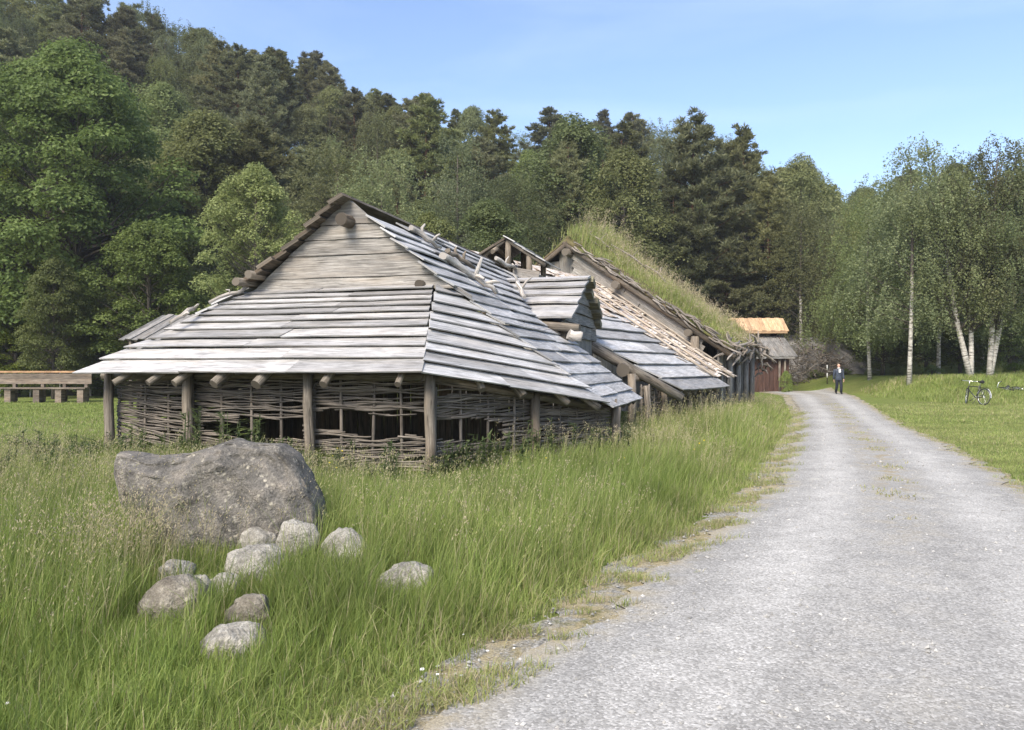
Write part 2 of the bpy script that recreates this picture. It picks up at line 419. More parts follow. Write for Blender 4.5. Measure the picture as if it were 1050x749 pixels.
def pebbles():
    rg = np.random.RandomState(3); n = 15000
    y = 2.6 + 30 * rg.uniform(0, 1, n) ** 3.2; f = rg.uniform(0, 1, n)
    a = left_edge(y); b = right_edge(y); e = rg.uniform(0, 1, n) < .28
    x = np.where(e, a - .42 + 1.0 * rg.uniform(0, 1, n) ** 1.3, a + (b - a) * f)
    s = .0035 + .014 * rg.uniform(0, 1, n) ** 9 + .0002 * y
    fr = np.clip((x - a) / (b - a), 0, 1)
    z = gz(x, y) + .022 + .03 * (1 - (2 * fr - 1) ** 2) + s * .25
    D = np.array([(1, 0, 0), (0, 1, 0), (-1, 0, 0), (0, -1, 0), (0, 0, .7), (0, 0, -.7)], float)
    V = D[None] * rg.uniform(.6, 1.3, (n, 6, 1)) * s[:, None, None] + rg.normal(0, .15, (n, 6, 3)) * s[:, None, None]
    V = (V + np.stack([x, y, z], -1)[:, None]).reshape(-1, 3)
    T = np.array([(0, 1, 4), (1, 2, 4), (2, 3, 4), (3, 0, 4), (1, 0, 5), (2, 1, 5), (3, 2, 5), (0, 3, 5)])
    F = (np.arange(n)[:, None, None] * 6 + T[None]).reshape(-1, 3)
    tag(put('loose_gravel', np_mesh('loose_gravel', V, F, np.repeat(rg.uniform(0, 1, n), 6), M_PEB)), 'loose grey gravel chips lying on the road and along its grassy edge', 'gravel', kind='stuff')
pebbles()

# ------------------------------------------------------------------ grass (blades nobody could count)
HU = Vector((.267, .964, 0)).normalized(); HV = Vector((.964, -.267, 0)).normalized(); HO = Vector((-2.69, 13, 0))
def HB(u, v, z): return HO + HU * u + HV * v + Vector((0, 0, z))
PA = Vector((-6.82, 12.24, 1.49)); PB = Vector((-1.258, 10.7, 1.494)); PC = Vector((1.56, 13.0, 1.0))
GL = HB(0, -1.70, 2.97); GR = HB(0, 1.74, 2.92)
T0 = Vector((2.15, 30.6, 0)); TT = Vector((.5, .866, 0)); TW = Vector((.866, -.5, 0))
def TB(t, w, z): return T0 + TT * t + TW * w + Vector((0, 0, z))

def blades(x, y, z, h, w, rg, tint, lean=(.35, .0), spread=.45):
    n = len(x)
    ph = rg.uniform(0, 2 * np.pi, n); face = rg.uniform(0, 2 * np.pi, n)
    la = np.abs(rg.normal(0, spread, n))
    dx = np.cos(ph) * la + lean[0] * rg.uniform(0, 1, n); dy = np.sin(ph) * la + lean[1]
    lev = np.array([0., .38, .72, 1.]); wid = np.array([1., .9, .6, .06])
    V = np.zeros((n, 4, 2, 3), np.float32)
    for k in range(4):
        b = lev[k] ** 2.0
        cx = x + dx * h * b; cy = y + dy * h * b
        cz = z + h * lev[k] * (1 - .18 * np.clip(np.hypot(dx, dy), 0, 2) * lev[k])
        ox = np.cos(face) * w * wid[k] * .5; oy = np.sin(face) * w * wid[k] * .5
        V[:, k, 0] = np.stack([cx - ox, cy - oy, cz], -1); V[:, k, 1] = np.stack([cx + ox, cy + oy, cz], -1)
    base = np.arange(n)[:, None] * 8
    F = np.concatenate([base + np.array([2 * k, 2 * k + 1, 2 * k + 3, 2 * k + 2]) for k in range(3)], 1).reshape(-1, 4)
    tip = np.stack([x + dx * h, y + dy * h, z + h * (1 - .18 * np.clip(np.hypot(dx, dy), 0, 2))], -1)
    dirn = np.stack([dx * h * 2, dy * h * 2, h * .7], -1)
    dirn /= np.linalg.norm(dirn, axis=1)[:, None]
    return V.reshape(-1, 3), F, np.repeat(tint, 8), tip, dirn

def seedheads(tip, dirn, rg, L, tint, per=7, size=.014):
    """loose panicles of small spikelets along the end of each stalk"""
    n = len(tip)
    k = rg.uniform(-.9, .15, (n, per))
    c = tip[:, None] + dirn[:, None] * (k * L[:, None])[..., None]
    side = rg.normal(0, 1, (n, per, 3)) * (L[:, None, None] * .16) * (1 - np.clip(k, -1, 0.1) * .3)[..., None]
    c = c + side
    a = dirn[:, None] * size * rg.uniform(.8, 1.8, (n, per, 1)); a = a + rg.normal(0, size * .35, (n, per, 3))
    b = rg.normal(0, 1, (n, per, 3)); b = np.cross(b, a); b /= np.linalg.norm(b, axis=-1)[..., None] + 1e-9; b = b * size * .45
    V = np.stack([c - a, c + b, c + a, c - b], 2).reshape(-1, 3)
    F = np.arange(n * per * 4).reshape(-1, 4)
    return V, F, np.repeat(tint, per * 4)

def join(parts):
    Vs, Fs, Ts, o = [], [], [], 0
    for V, F, T in parts:
        Vs.append(V); Fs.append(F + o); Ts.append(T); o += len(V)
    return np.concatenate(Vs), np.concatenate(Fs), np.concatenate(Ts)

def vnoise(x, y, sc, seed):
    rg = np.random.RandomState(seed); s = 0
    for k in range(5):
        a = rg.uniform(0, 6.28); f = sc * rg.uniform(.6, 1.8); s = s + np.sin((x * math.cos(a) + y * math.sin(a)) * f + rg.uniform(0, 6.28))
    return s / 5

def hut_mask(x, y):
    """True where the hut or the turf house stands"""
    rx, ry = x - HO.x, y - HO.y
    u = rx * HU.x + ry * HU.y; v = rx * HV.x + ry * HV.y
    m1 = (u > 0) & (u < 12) & (v > -3.4) & (v < 3.75)
    f = (x - PA.x) / (PB.x - PA.x); yl = PA.y + f * (PB.y - PA.y) + .35
    g = (x - PB.x) / (PC.x - PB.x); yr = PB.y + g * (PC.y - PB.y) + .3
    m2 = (u <= 1.2) & (x > PA.x + .3) & (x < PC.x) & (y > np.where(x < PB.x, yl, yr))
    qx, qy = x - T0.x, y - T0.y
    t = qx * TT.x + qy * TT.y; w = qx * TW.x + qy * TW.y
    m3 = (t > -8) & (t < 5.1) & (w > -5) & (w < np.where(t < -.2, 6.4, 5.9))
    return m1 | m2 | m3

STONES = [(264, 557, 38, 24, 6.45, 0, 'small pale stone with a pointed top against the foot of the dark boulder'),
          (307, 555, 41, 34, 6.35, 0, 'rounded pale stone under the right end of the dark boulder'),
          (354, 562, 45, 31, 6.3, 0, 'pale triangular stone with rusty streaks right of the dark boulder'),
          (262, 581, 60, 33, 5.8, 0, 'long light grey stone in the middle of the heap with a bright right end'),
          (417, 593, 52, 25, 5.6, 0, 'low flat-topped white stone lying alone in the grass right of the heap'),
          (180, 591, 34, 26, 5.7, 0, 'half-hidden pale stone at the lower left foot of the dark boulder'),
          (178, 622, 74, 44, 5.05, 1, 'large brownish stone tilting down to the left edge of the heap'),
          (205, 606, 28, 26, 5.35, 0, 'narrow pale stone wedged beside the large brownish tilted stone'),
          (229, 605, 36, 24, 5.45, 0, 'small round grey stone in the grass at the centre left of the heap'),
          (258, 632, 48, 34, 4.85, 1, 'striped brown-grey stone just above the lowest stone of the heap'),
          (241, 662, 62, 34, 4.45, 0, 'lowest stone of the heap, broad and light grey, nearest the road end')]

def near_stones(x, y):
    m = np.ones_like(x)
    for px, py, w, h, d, k, lab in STONES:
        c = P(px, py, d); r = w / 808 * d * .5
        # grass trodden short on the side of each stone towards the open ground
        dy = c.y - y; dx = x - c.x
        inside = (np.abs(dx) < r * 1.0) & (dy > -r) & (dy < r + .42)
        m = np.where(inside, np.minimum(m, .45), m)
    b = (np.abs(x + 2.3) < .62) & (y > 5.45) & (y < 6.5)
    return np.where(b, np.minimum(m, .4), m)

def height_field(x, y):
    h = .5 + .13 * vnoise(x, y, 1.1, 11) + .06 * vnoise(x, y, 3.5, 12)
    dl = left_edge(y) - x
    h = h * (.22 + .78 * sm(dl, .25, 1.5))
    h = h * (.42 + .58 * sm(y, 3.6, 5.0))
    h = h * near_stones(x, y)
    dpost = np.hypot(x + 1.05, (y - 10.4) * .8)
    h = h * (1 - .45 * np.exp(-(dpost / 1.1) ** 2))
    h = h * (1 + .25 * sm(x, 2.5, 5) * sm(y, 11, 14) - .5 * sm(y, 22, 30))
    return np.clip(h, .06, .85)

def scatter(rg, n, x0, x1, y0, y1):
    return rg.uniform(x0, x1, n), rg.uniform(y0, y1, n)

def tall_grass():
    rg = np.random.RandomState(21); parts = []
    bands = [(2.9, 5.2, 3000, .0065), (5.2, 8, 2100, .0075), (8, 11.2, 1250, .009), (11.2, 15, 620, .012), (15, 22, 300, .017), (22, 33, 180, .024)]
    for y0, y1, dens, w in bands:
        xl = -.9 * y1 - .4 if y0 < 14 else -.1
        if y0 >= 11.2 and y0 < 15: xl = -11
        xr = float(left_edge(y1)) + .1
        n = int(dens * (xr - xl) * (y1 - y0)); x, y = scatter(rg, n, xl, xr, y0, y1)
        # tufts: pull a share of the blades towards tuft centres
        cx = np.round(x * 7) / 7 + .05 * np.sin(y * 31); cy = np.round(y * 7) / 7 + .05 * np.sin(x * 27)
        pull = rg.uniform(0, .75, n) * (rg.uniform(0, 1, n) < .65); x = x + (cx - x) * pull; y = y + (cy - y) * pull
        keep = (x < left_edge(y) - .1 - .42 * np.clip(.5 + 1.1 * vnoise(x, y, 3.2, 81), 0, 1) - .1 * rg.uniform(0, 1, n)) & (x > -.88 * y - .5) & ~hut_mask(x, y)
        keep &= ~((y > 14.3) & (x < 1.5))
        keep &= (rg.uniform(0, 1, n) < .3 + .7 * sm(left_edge(y) - x, .15, .8))
        x, y = x[keep], y[keep]; n = len(x)
        hf = height_field(x, y)
        h = hf * rg.uniform(.45, 1.12, n)
        edge = 1 - sm(left_edge(y) - x, .2, 1.3)
        t = np.clip(rg.normal(.34, .15, n) + .10 * vnoise(x, y, .8, 31) + .25 * edge * rg.uniform(0, 1, n) + .1 * sm(y, 9, 16), 0, .72)
        straw = rg.uniform(0, 1, n) < .07 + .25 * edge; t = np.where(straw, rg.uniform(.72, .92, n), t)
        V, F, T, tip, dn = blades(x, y, gz(x, y) - .01, h, w * .82 * rg.uniform(.5, 1.3, n), rg, t, (.24, -.06), .38)
        parts.append((V, F, T))
        # low sward under the long blades and towards the road
        n2 = int(n * .5); i = rg.choice(n, n2, False); x2 = x[i] + rg.normal(0, .05, n2); y2 = y[i] + rg.normal(0, .05, n2)
        k2 = x2 < left_edge(y2) - .05 - .36 * np.clip(.5 + 1.1 * vnoise(x2, y2, 3.2, 81), 0, 1); x2, y2 = x2[k2], y2[k2]; n2 = len(x2); e2 = 1 - sm(left_edge(y2) - x2, .15, .9)
        t2 = np.clip(rg.normal(.4, .16, n2) + .4 * e2 * rg.uniform(0, 1, n2), 0, .92)
        V, F, T, _, _ = blades(x2, y2, gz(x2, y2) - .005, rg.uniform(.04, .15, n2), np.full(n2, w * .9), rg, t2, (.1, 0), .8)
        parts.append((V, F, T))
        # flowering stalks
        ns = int(n * (.032 if y0 < 8 else .085)); i = rg.choice(n, ns, False)
        patch = (vnoise(x[i], y[i], .9, 41) > -.15) | ((x[i] < -2.2) & (y[i] < 7)); i = i[patch & (hf[i] > .26)]
        hs = hf[i] * rg.uniform(1.05, 1.6, len(i)); ts = rg.uniform(.72, .9, len(i))
        V, F, T, tip, dn = blades(x[i], y[i], gz(x[i], y[i]), hs, np.full(len(i), w * .42), rg, ts, (.22, 0), .2)
        parts.append((V, F, T))
        parts.append(seedheads(tip, dn, rg, rg.uniform(.08, .16, len(i)), rg.uniform(.74, .98, len(i)), 8, .005 + w * .3))
    # the brownish stand of flowering grass in front of the boulder
    n = 260; x = rg.normal(-2.8, .3, n); y = rg.normal(5.75, .3, n)
    k = x < left_edge(y); x, y = x[k], y[k]; n = len(x)
    V, F, T, tip, dn = blades(x, y, gz(x, y), rg.uniform(.35, .72, n), np.full(n, .003), rg, rg.uniform(.75, .95, n), (.15, 0), .22)
    parts.append((V, F, T)); parts.append(seedheads(tip, dn, rg, rg.uniform(.1, .2, n), rg.uniform(.85, 1, n), 12, .0075))
    V, F, T = join(parts)
    tag(put('tall_grass', np_mesh('tall_grass', V, F, T, M_GRASS)), 'tall seeding meadow grass round the hut and beside the road', 'grass', kind='stuff')
tall_grass()

def short_grass():
    rg = np.random.RandomState(22); parts = []
    # lawn right of the road
    for y0, y1, dens, w, hh in ((8, 14, 900, .009, .05), (14, 22, 420, .014, .055), (22, 34, 150, .024, .07)):
        xl = float(right_edge(y0)); xr = .72 * y1 + 1
        n = int(dens * (xr - xl) * (y1 - y0)); x, y = scatter(rg, n, xl, xr, y0, y1)
        keep = (x > right_edge(y) + .05 + .25 * rg.uniform(0, 1, n)) & (x < .7 * y + .5)
        x, y = x[keep], y[keep]; n = len(x)
        t = np.clip(rg.normal(.6, .13, n) + .18 * vnoise(x, y, .5, 51), 0, .85)
        V, F, T, _, _ = blades(x, y, gz(x, y) - .005, hh * rg.uniform(.5, 1.3, n), np.full(n, w), rg, t, (.1, 0), .6)
        parts.append((V, F, T))
    # longer grass along the foot of the bank
    n = 40000; x = rg.uniform(19.6, 44, n); y = rg.uniform(31, 47, n)
    hb = (.2 + .12 * vnoise(x, y, .9, 7)) * sm(y + 1.3 * vnoise(x, y, .5, 6), 33.6, 36) + .05
    k = (x > right_edge(y) + 1.0) & (x < .72 * y + 1); x, y, hb = x[k], y[k], hb[k]; n = len(x)
    t = np.clip(rg.normal(.5, .18, n) + .2 * vnoise(x, y, .6, 52), 0, .9)
    V, F, T, _, _ = blades(x, y, gz(x, y) - .02, hb * rg.uniform(.5, 1.25, n), np.full(n, .03), rg, t, (.1, 0), .5); parts.append((V, F, T))
    # mown field left behind the hut
    n = 24000; x = rg.uniform(-27, -4, n); y = rg.uniform(14, 36, n)
    k = (x > -.72 * y) & ~hut_mask(x, y) & (x < -.3 * y); x, y = x[k], y[k]; n = len(x)
    V, F, T, _, _ = blades(x, y, gz(x, y) - .01, .09 * rg.uniform(.5, 1.3, n), np.full(n, .028), rg, np.clip(rg.normal(.36, .1, n), 0, .7), (.1, 0), .5); parts.append((V, F, T))
    # dry tufts and sprigs creeping into the gravel
    n = 60000; y = 2.6 + 26 * rg.uniform(0, 1, n) ** 2; side = rg.uniform(0, 1, n) < .78
    off = rg.normal(-.2, .28, n)
    clump = vnoise(y * 2.4, off * 3, 2.2, 61) + .35 * vnoise(y * 9, off * 9, 2, 62) > .1 + .5 * sm(off, 0, .5)
    x = np.where(side, left_edge(y) + off * .8, right_edge(y) - off * .6)
    k = clump; x, y = x[k], y[k]; n = len(x)
    V, F, T, _, _ = blades(x, y, gz(x, y) + .02, rg.uniform(.015, .085, n), np.full(n, .0055), rg, np.clip(rg.normal(.7, .2, n), .2, .95), (.1, 0), .9); parts.append((V, F, T))
    # tufts on the crown of the road
    n = 4200; y = rg.uniform(8, 34, n); x = (left_edge(y) + right_edge(y)) / 2 + rg.normal(0, .17, n) + .12 * np.sin(y * 1.7)
    k = vnoise(x * 2, y, 2.6, 71) > .12; x, y = x[k], y[k]; n = len(x)
    V, F, T, _, _ = blades(x, y, gz(x, y) + .05, rg.uniform(.015, .05, n), np.full(n, .012), rg, rg.uniform(.6, .95, n), (.1, 0), .9); parts.append((V, F, T))
    V, F, T = join(parts)
    tag(put('short_grass', np_mesh('short_grass', V, F, T, M_GRASS)), 'short lawn grass beyond the road and sparse tufts at its edges', 'grass', kind='stuff')
short_grass()

def weeds():
    """broad-leaved weeds along the foot of the hut and behind the boulder"""
    rg = np.random.RandomState(5); Vs = []; T = []
    def plant(x, y, h, n):
        for k in range(n):
            f = rg.uniform(.15, 1); a = rg.uniform(0, 6.28); r = .16 * (1.1 - f * .6) * rg.uniform(.5, 1.2)
            c = np.array([x + math.cos(a) * r * .5, y + math.sin(a) * r * .5, gz1(x, y) + h * f])
            d = np.array([math.cos(a), math.sin(a), rg.uniform(-.3, .6)]) * rg.uniform(.05, .1)
            s = np.array([-math.sin(a), math.cos(a), 0]) * rg.uniform(.014, .028)
            Vs.extend([c - d, c + s, c + d, c - s]); T.extend([rg.uniform(0, 1)] * 4)
        for k in range(2):
            x2 = x + rg.normal(0, .02); Vs.extend([(x2 - .006, y, gz1(x, y)), (x2 + .006, y, gz1(x, y)), (x2 + .03, y, gz1(x, y) + h), (x2 + .022, y, gz1(x, y) + h)]); T.extend([.3] * 4)
    for k in range(130):
        f = rg.uniform(0, 1)
        q = PA.lerp(PB, f) if k % 3 else PB.lerp(PC, rg.uniform(.1, 1))
        plant(q.x + rg.normal(0, .25), q.y - .15 - abs(rg.normal(0, .35)), rg.uniform(.3, .85) * (1.2 if .35 < f < .62 else .8), 34)
    for k in range(50):
        plant(rg.uniform(-7.6, -5.4), rg.uniform(9.6, 12.4), rg.uniform(.35, .7), 30)
    for k in range(26):
        plant(1.75 + rg.normal(0, .25), 14.2 + rg.normal(0, .5), rg.uniform(.3, .5), 30)
    V = np.array(Vs, np.float32); F = np.arange(len(V)).reshape(-1, 4)
    tag(put('meadow_weeds', np_mesh('meadow_weeds', V, F, np.array(T), M_WEED)), 'leafy green weeds growing along the foot of the wattle walls', 'weeds', kind='stuff')
weeds()

def flowers(name, mat, pts, size, label):
    rg = np.random.RandomState(9); mb = MB()
    for (x, y, z) in pts:
        s = size * rg.uniform(.7, 1.3); b = len(mb.v)
        tilt = rg.uniform(-.4, .4)
        for k in range(5):
            a = k * 1.2566
            mb.tube([(x, y, z), (x + math.cos(a) * s * .9, y + math.sin(a) * s * .9 - .002, z + s * (.5 + tilt * math.sin(a)))], [s * .3, s * .42], 5, smooth=False)
        pass
    tag(mb.build(name, mat), label, 'flowers', kind='stuff')
rg = np.random.RandomState(33)
yp = []
for px, py, d in ((346, 460, 9.6), (351, 463, 9.4), (341, 468, 9.3), (338, 475, 9.2), (352, 470, 9.6), (345, 480, 9.0), (402, 543, 7.0), (385, 580, 6.2), (391, 577, 6.3), (565, 500, 9.2), (575, 497, 9.4), (603, 525, 8.0), (607, 523, 8.1), (535, 515, 8.6), (477, 510, 8.9), (717, 455, 13), (722, 452, 13.4), (712, 461, 12.5), (660, 480, 10.8), (272, 622, 4.9), (50, 521, 7.5), (560, 470, 10.5), (640, 470, 11.5)):
    p = P(px, py, d); yp.append((p.x, p.y, p.z))
flowers('buttercups', M_YEL, yp, .011, 'scattered yellow buttercups standing in the tall grass')
wp = []
for px, py in ((475, 651), (449, 692), (473, 693), (500, 668), (527, 665), (102, 674), (32, 669), (8, 722), (433, 687)):
    d = 1.6 * 808 / (py - 377) * .965; p = P(px, py, d); wp.append((p.x, p.y, p.z))
flowers('white_clover', M_WHT, wp, .009, 'scattered white clover heads in the short grass by the road edge')

# ------------------------------------------------------------------ stones
def ico(sub):
    import bmesh
    bm = bmesh.new(); bmesh.ops.create_icosphere(bm, subdivisions=sub, radius=1)
    v = [x.co.copy() for x in bm.verts]; f = [tuple(y.index for y in x.verts) for x in bm.faces]; bm.free(); return v, f
ICO4 = ico(4); ICO5 = ico(5)

def stone(px, py, w, h, d, kind, label, k):
    c = P(px, py, d); rx = w / 808 * d * .5; rz = h / 808 * d * .62
    rng_ = random.Random(100 + k); ang = rng_.uniform(-.3, .3); tilt = {6: .62, 2: .05, 9: .4, 10: .15}.get(k, rng_.uniform(-.2, .2))
    off = Vector((rng_.uniform(0, 50), rng_.uniform(0, 50), 3)); mb = MB()
    zg = gz1(c.x, c.y)
    for v in ICO4[0]:
        q = v.copy()
        q = Vector([math.copysign(abs(t) ** .93, t) for t in q])
        n1 = noise.noise(v * 1.1 + off) * .26 + abs(noise.noise(v * 2.2 + off)) * .2 + noise.noise(v * 7 + off) * .03 + noise.noise(v * 17 + off) * .012
        q = q * (1 + n1)
        if k == 2: q.x *= 1 - .45 * max(0, q.z)
        x, y, z = q.x * rx, q.y * rx * .75, q.z * rz
        x, z = x * math.cos(tilt) - z * math.sin(tilt), x * math.sin(tilt) + z * math.cos(tilt)
        x, y = x * math.cos(ang) - y * math.sin(ang), x * math.sin(ang) + y * math.cos(ang)
        mb.v.append((c.x + x, c.y + y, c.z + z)); mb.t.append(.5)
    for f in ICO4[1]: mb.face(f, None, True)
    low = min(v[2] for v in mb.v)
    if low > zg - .01:                   # never hovering: bed it into the soil
        mb.v = [(a, b, z - (low - zg + .03) * (1 - clamp((z - low) / (2 * rz)))) for a, b, z in mb.v]
    o = mb.build('field_stone', M_STONE2 if kind else M_STONE, None, (c.x, c.y, zg))
    tag(o, label, 'stone', 'field stones heaped before the boulder')
for k, s in enumerate(STONES): stone(*s, k)

def boulder():
    ol = [(117, 467), (122, 463), (150, 470), (185, 468), (207, 461), (232, 453), (258, 456), (284, 457), (300, 469), (312, 489), (325, 515), (331, 548), (322, 600), (160, 600), (148, 545), (132, 510), (121, 485)]
    d = 6.75; cx, cy = 226, 530
    pts = [((x - cx) / 808 * d, -(y - cy) / 808 * d) for x, y in ol]
    def rad(th):
        dx, dz = math.cos(th), math.sin(th); best = .1
        for i in range(len(pts)):
            (x1, z1), (x2, z2) = pts[i], pts[(i + 1) % len(pts)]
            den = dx * (z2 - z1) - dz * (x2 - x1)
            if abs(den) < 1e-9: continue
            t = (x1 * (z2 - z1) - z1 * (x2 - x1)) / den; u = (x1 * dz - z1 * dx) / den
            if t > 0 and -1e-6 <= u <= 1 + 1e-6: best = max(best, t)
        return best
    c = P(cx, cy, d); mb = MB(); off = Vector((5, 2, 9))
    for v in ICO5[0]:
        th = math.atan2(v.z, v.x); r = rad(th); e = math.hypot(v.x, v.z)
        e2 = min(1, e) ** .62
        dep = math.copysign((abs(v.y)) ** .5, v.y) * .3
        n1 = noise.noise(v * 2.2 + off) * .07 + abs(noise.noise(v * 3.2 + off)) * .055 - abs(noise.noise(v * 6 + off)) * .025 + noise.noise(v * 9 + off) * .022 + noise.noise(v * 22 + off) * .009
        x = math.cos(th) * r * e2 * (1 + n1 * .3); z = math.sin(th) * r * e2 * (1 + n1 * .3)
        y = dep + n1 * 1.6 + z * .22 + (.1 if x > .6 else 0) * (x - .6)
        mb.v.append((c.x + x, c.y + y, c.z + z)); mb.t.append(.5)
    for f in ICO5[1]: mb.face(f, None, True)
    o = mb.build('boulder', M_BOULDER, None, (c.x, c.y, 0))
    tag(o, 'big dark grey lichen-speckled boulder standing in the grass before the hut', 'boulder')
boulder()

# ------------------------------------------------------------------ boards on roof planes
def lay(mb, O, es, ew, n, edges, left, right, thick, lift=.05, lap=.07, rag=.05, seg=2.4, warp=.008, rl=None, rr=None, tint=None, skip=0.):
    """courses of lapped boards. edges: distances down the slope; left/right give the span for a distance"""
    es = es.normalized(); ew = ew.normalized(); n = n.normalized()
    for k in range(len(edges) - 1):
        w0 = edges[k] - (lap if k else 0); w1 = edges[k + 1]
        a0, a1, b0, b1 = left(w0), left(w1), right(w0), right(w1)
        ra = rnd.uniform(-1, 1) * (rag if rl is None else rl); rb = rnd.uniform(-1, 1) * (rag if rr is None else rr)
        a0 += ra; a1 += ra; b0 += rb; b1 += rb
        if b1 - a1 < .12: continue
        tot = max(b1 - a1, b0 - a0); m = max(1, int(round(tot / seg + rnd.uniform(-.4, .4))))
        cuts = [0.] + sorted((i + rnd.uniform(-.28, .28)) / m for i in range(1, m)) + [1.]
        for i in range(m):
            if rnd.random() < skip: continue
            f0, f1 = cuts[i], cuts[i + 1]; g = .006 / max(tot, .1)
            sub = max(2, int((f1 - f0) * tot / .5)); tp, bt = [], []
            dl = rnd.uniform(-.2, .25) * lift; tw = rnd.uniform(-.01, .01); cup = rnd.uniform(-1, 1) * warp * 1.3; sk = rnd.uniform(-.01, .01)
            for j in range(sub + 1):
                f = f0 + g * (i > 0) + (f1 - f0 - g * (i > 0)) * j / sub; q = j / sub
                up = cup * (4 * q * (1 - q) - .5) + rnd.uniform(-warp, warp) * .4 + tw * (q - .5)
                tp.append(O + es * (a0 + (b0 - a0) * f) + ew * w0 + n * (up))
                bt.append(O + es * (a1 + (b1 - a1) * f) + ew * (w1 + sk * (q - .5) + rnd.uniform(-.004, .004)) + n * (lift + dl + up))
            mb.strip(tp, bt, n, thick, tint, w1 - w0)

def cum(lo, hi, k, jit=.12):
    e = [lo + (hi - lo) * i / k for i in range(k + 1)]; st = (hi - lo) / k
    return [e[0]] + [x + rnd.uniform(-jit, jit) * st for x in e[1:-1]] + [e[-1]]

hut = thing('plank_roofed_hut', (HB(3, 0, 0).x, HB(3, 0, 0).y, 0), 'weathered wooden hut with silvery plank roof and woven wattle walls', 'hut')
# --- right slope
sl = .84; kv = math.hypot(1, sl)
n3 = (HV * sl + Vector((0, 0, 1))).normalized(); ew3 = (HV - Vector((0, 0, sl))).normalized()
def l3(w):
    v = w / kv
    return -.12 if v < 1.74 else (v - 1.74) / 2.36 * 1.15
def r3(w):
    v = w / kv
    return 10.2 if v < 2.45 else 5.72
mb = MB(); lay(mb, HB(0, 0, 4.4), HU, ew3, n3, cum(-.05, 4.17 * kv, 18), l3, r3, .026, .05, .05, .06, 2.2, .012, rl=.09, rr=.2, skip=.015)
mb.build('side_roof', M_ROOF, hut)
# --- left slope, thick slabs whose ends show along the gable
sl4 = .77; k4 = math.hypot(1, sl4)
n4 = (-HV * sl4 + Vector((0, 0, 1))).normalized(); ew4 = (-HV - Vector((0, 0, sl4))).normalized()
def l4(w):
    v = w / k4
    return -.26 if v < 1.72 else -.26 - (v - 1.72) / 2.06 * 1.45
mb = MB(); lay(mb, HB(0, 0, 4.42), HU, ew4, n4, cum(-.02, 1.78 * k4, 8), l4, lambda w: 11, .07, .05, .05, .07, 3, .012, rl=.1)
mb.build('left_roof', M_DARKLOG, hut)
mb = MB(); lay(mb, HB(0, 0, 4.4), HU, ew4, n4, cum(1.76 * k4, 3.8 * k4, 8), lambda w: l4(w) + .28, lambda w: 11, .035, .05, .07, .06, 3, .012)
mb.build('left_eave_roof', M_ROOF, hut)
# --- front hip
def facet(A, B, TL, TR):
    es = (B - A).normalized(); mid = (TL + TR) / 2
    up = mid - A; up = (up - es * up.dot(es)); H = up.length; up.normalize(); n = es.cross(up)
    if n.z < 0: n = -n
    L = (B - A).length
    tl = (TL - A).dot(es); tr = (TR - A).dot(es)
    return A + up * H, es, -up, n, H, (lambda w: tl * (1 - w / H)), (lambda w: tr + (L - tr) * w / H)
ys = [296, 303, 308.5, 314, 320, 327, 334, 342, 352, 361, 372, 385.5]
O, es, ew, n, H, lf, rt = facet(PA, PB, GL + Vector((0, 0, -.02)) - HU * .02, GR - HV * .30 + Vector((0, 0, -.02)) - HU * .02)
mb = MB(); lay(mb, O, es, ew, n, [(y - 296) / 89.5 * H for y in ys], lf, (lambda w, r0=rt: r0(w) + .05), .024, .056, .03, .03, 2.1, .009, rl=.07, rr=.012)
mb.build('front_roof', M_GREY, hut)
O, es, ew, n, H, lf, rt = facet(PB, PC, GR - HV * .28, GR)
mb = MB(); lay(mb, O, es, ew, n, cum(.0, H, 9), (lambda w: lf(w) - .0), (lambda w: rt(w) + .03), .024, .064, .03, .03, 1.9, .009, rl=.01, rr=.05)
mb.build('corner_roof', M_ROOF, hut)
# cover strip along the seam below the gable corner
mb = MB(); mb.board(HB(-.04, 1.45, 3.16), HB(.25, 2.05, 2.76), .11, (-.1, -.3, .9), .035, .75); mb.build('seam_board', M_GABLE, hut)
# --- gable
zz = [4.42, 3.96, 3.72, 3.46, 3.09, 2.86]
mb = MB()
for k in range(5):
    a, b = zz[k], zz[k + 1]; wa = (4.38 - a) / .83; wb = (4.38 - b) / .83
    tp = [HB(-.02 + rnd.uniform(-.01, .01), -wa + 2 * wa * i / 6, a - .008 - .006 * math.sin(i + k)) for i in range(7)]; bt = [HB(-.04 + rnd.uniform(-.008, .008), -wb + 2 * wb * i / 6, b + .004 * math.sin(2 * i + k)) for i in range(7)]
    mb.strip(tp, bt, -HU, .05, rnd.uniform(.3, .95), b - a)
mb.build('gable_wall', M_GABLE, hut)
mb = MB(); mb.tube([HB(-.34, .03, 3.99), HB(.4, .03, 3.99)], [.105, .11], 14, .3, lump=.05); mb.build('ridge_beam', M_DARKLOG, hut)
for v, z, u0, r_ in ((-1.80, 3.02, -.5, .08), (-1.62, 3.14, -.42, .078)):
    mb = MB(); mb.tube([HB(u0, v, z), HB(.5, v, z + .02)], [r_ * .9, r_], 10, .7, lump=.08); mb.build('purlin', M_LOG, hut)
mb = MB(); mb.tube([HB(-.16, 1.3, 2.92), HB(.2, 1.3, 2.92)], .075, 10, .2); mb.build('purlin', M_DARKLOG, hut)

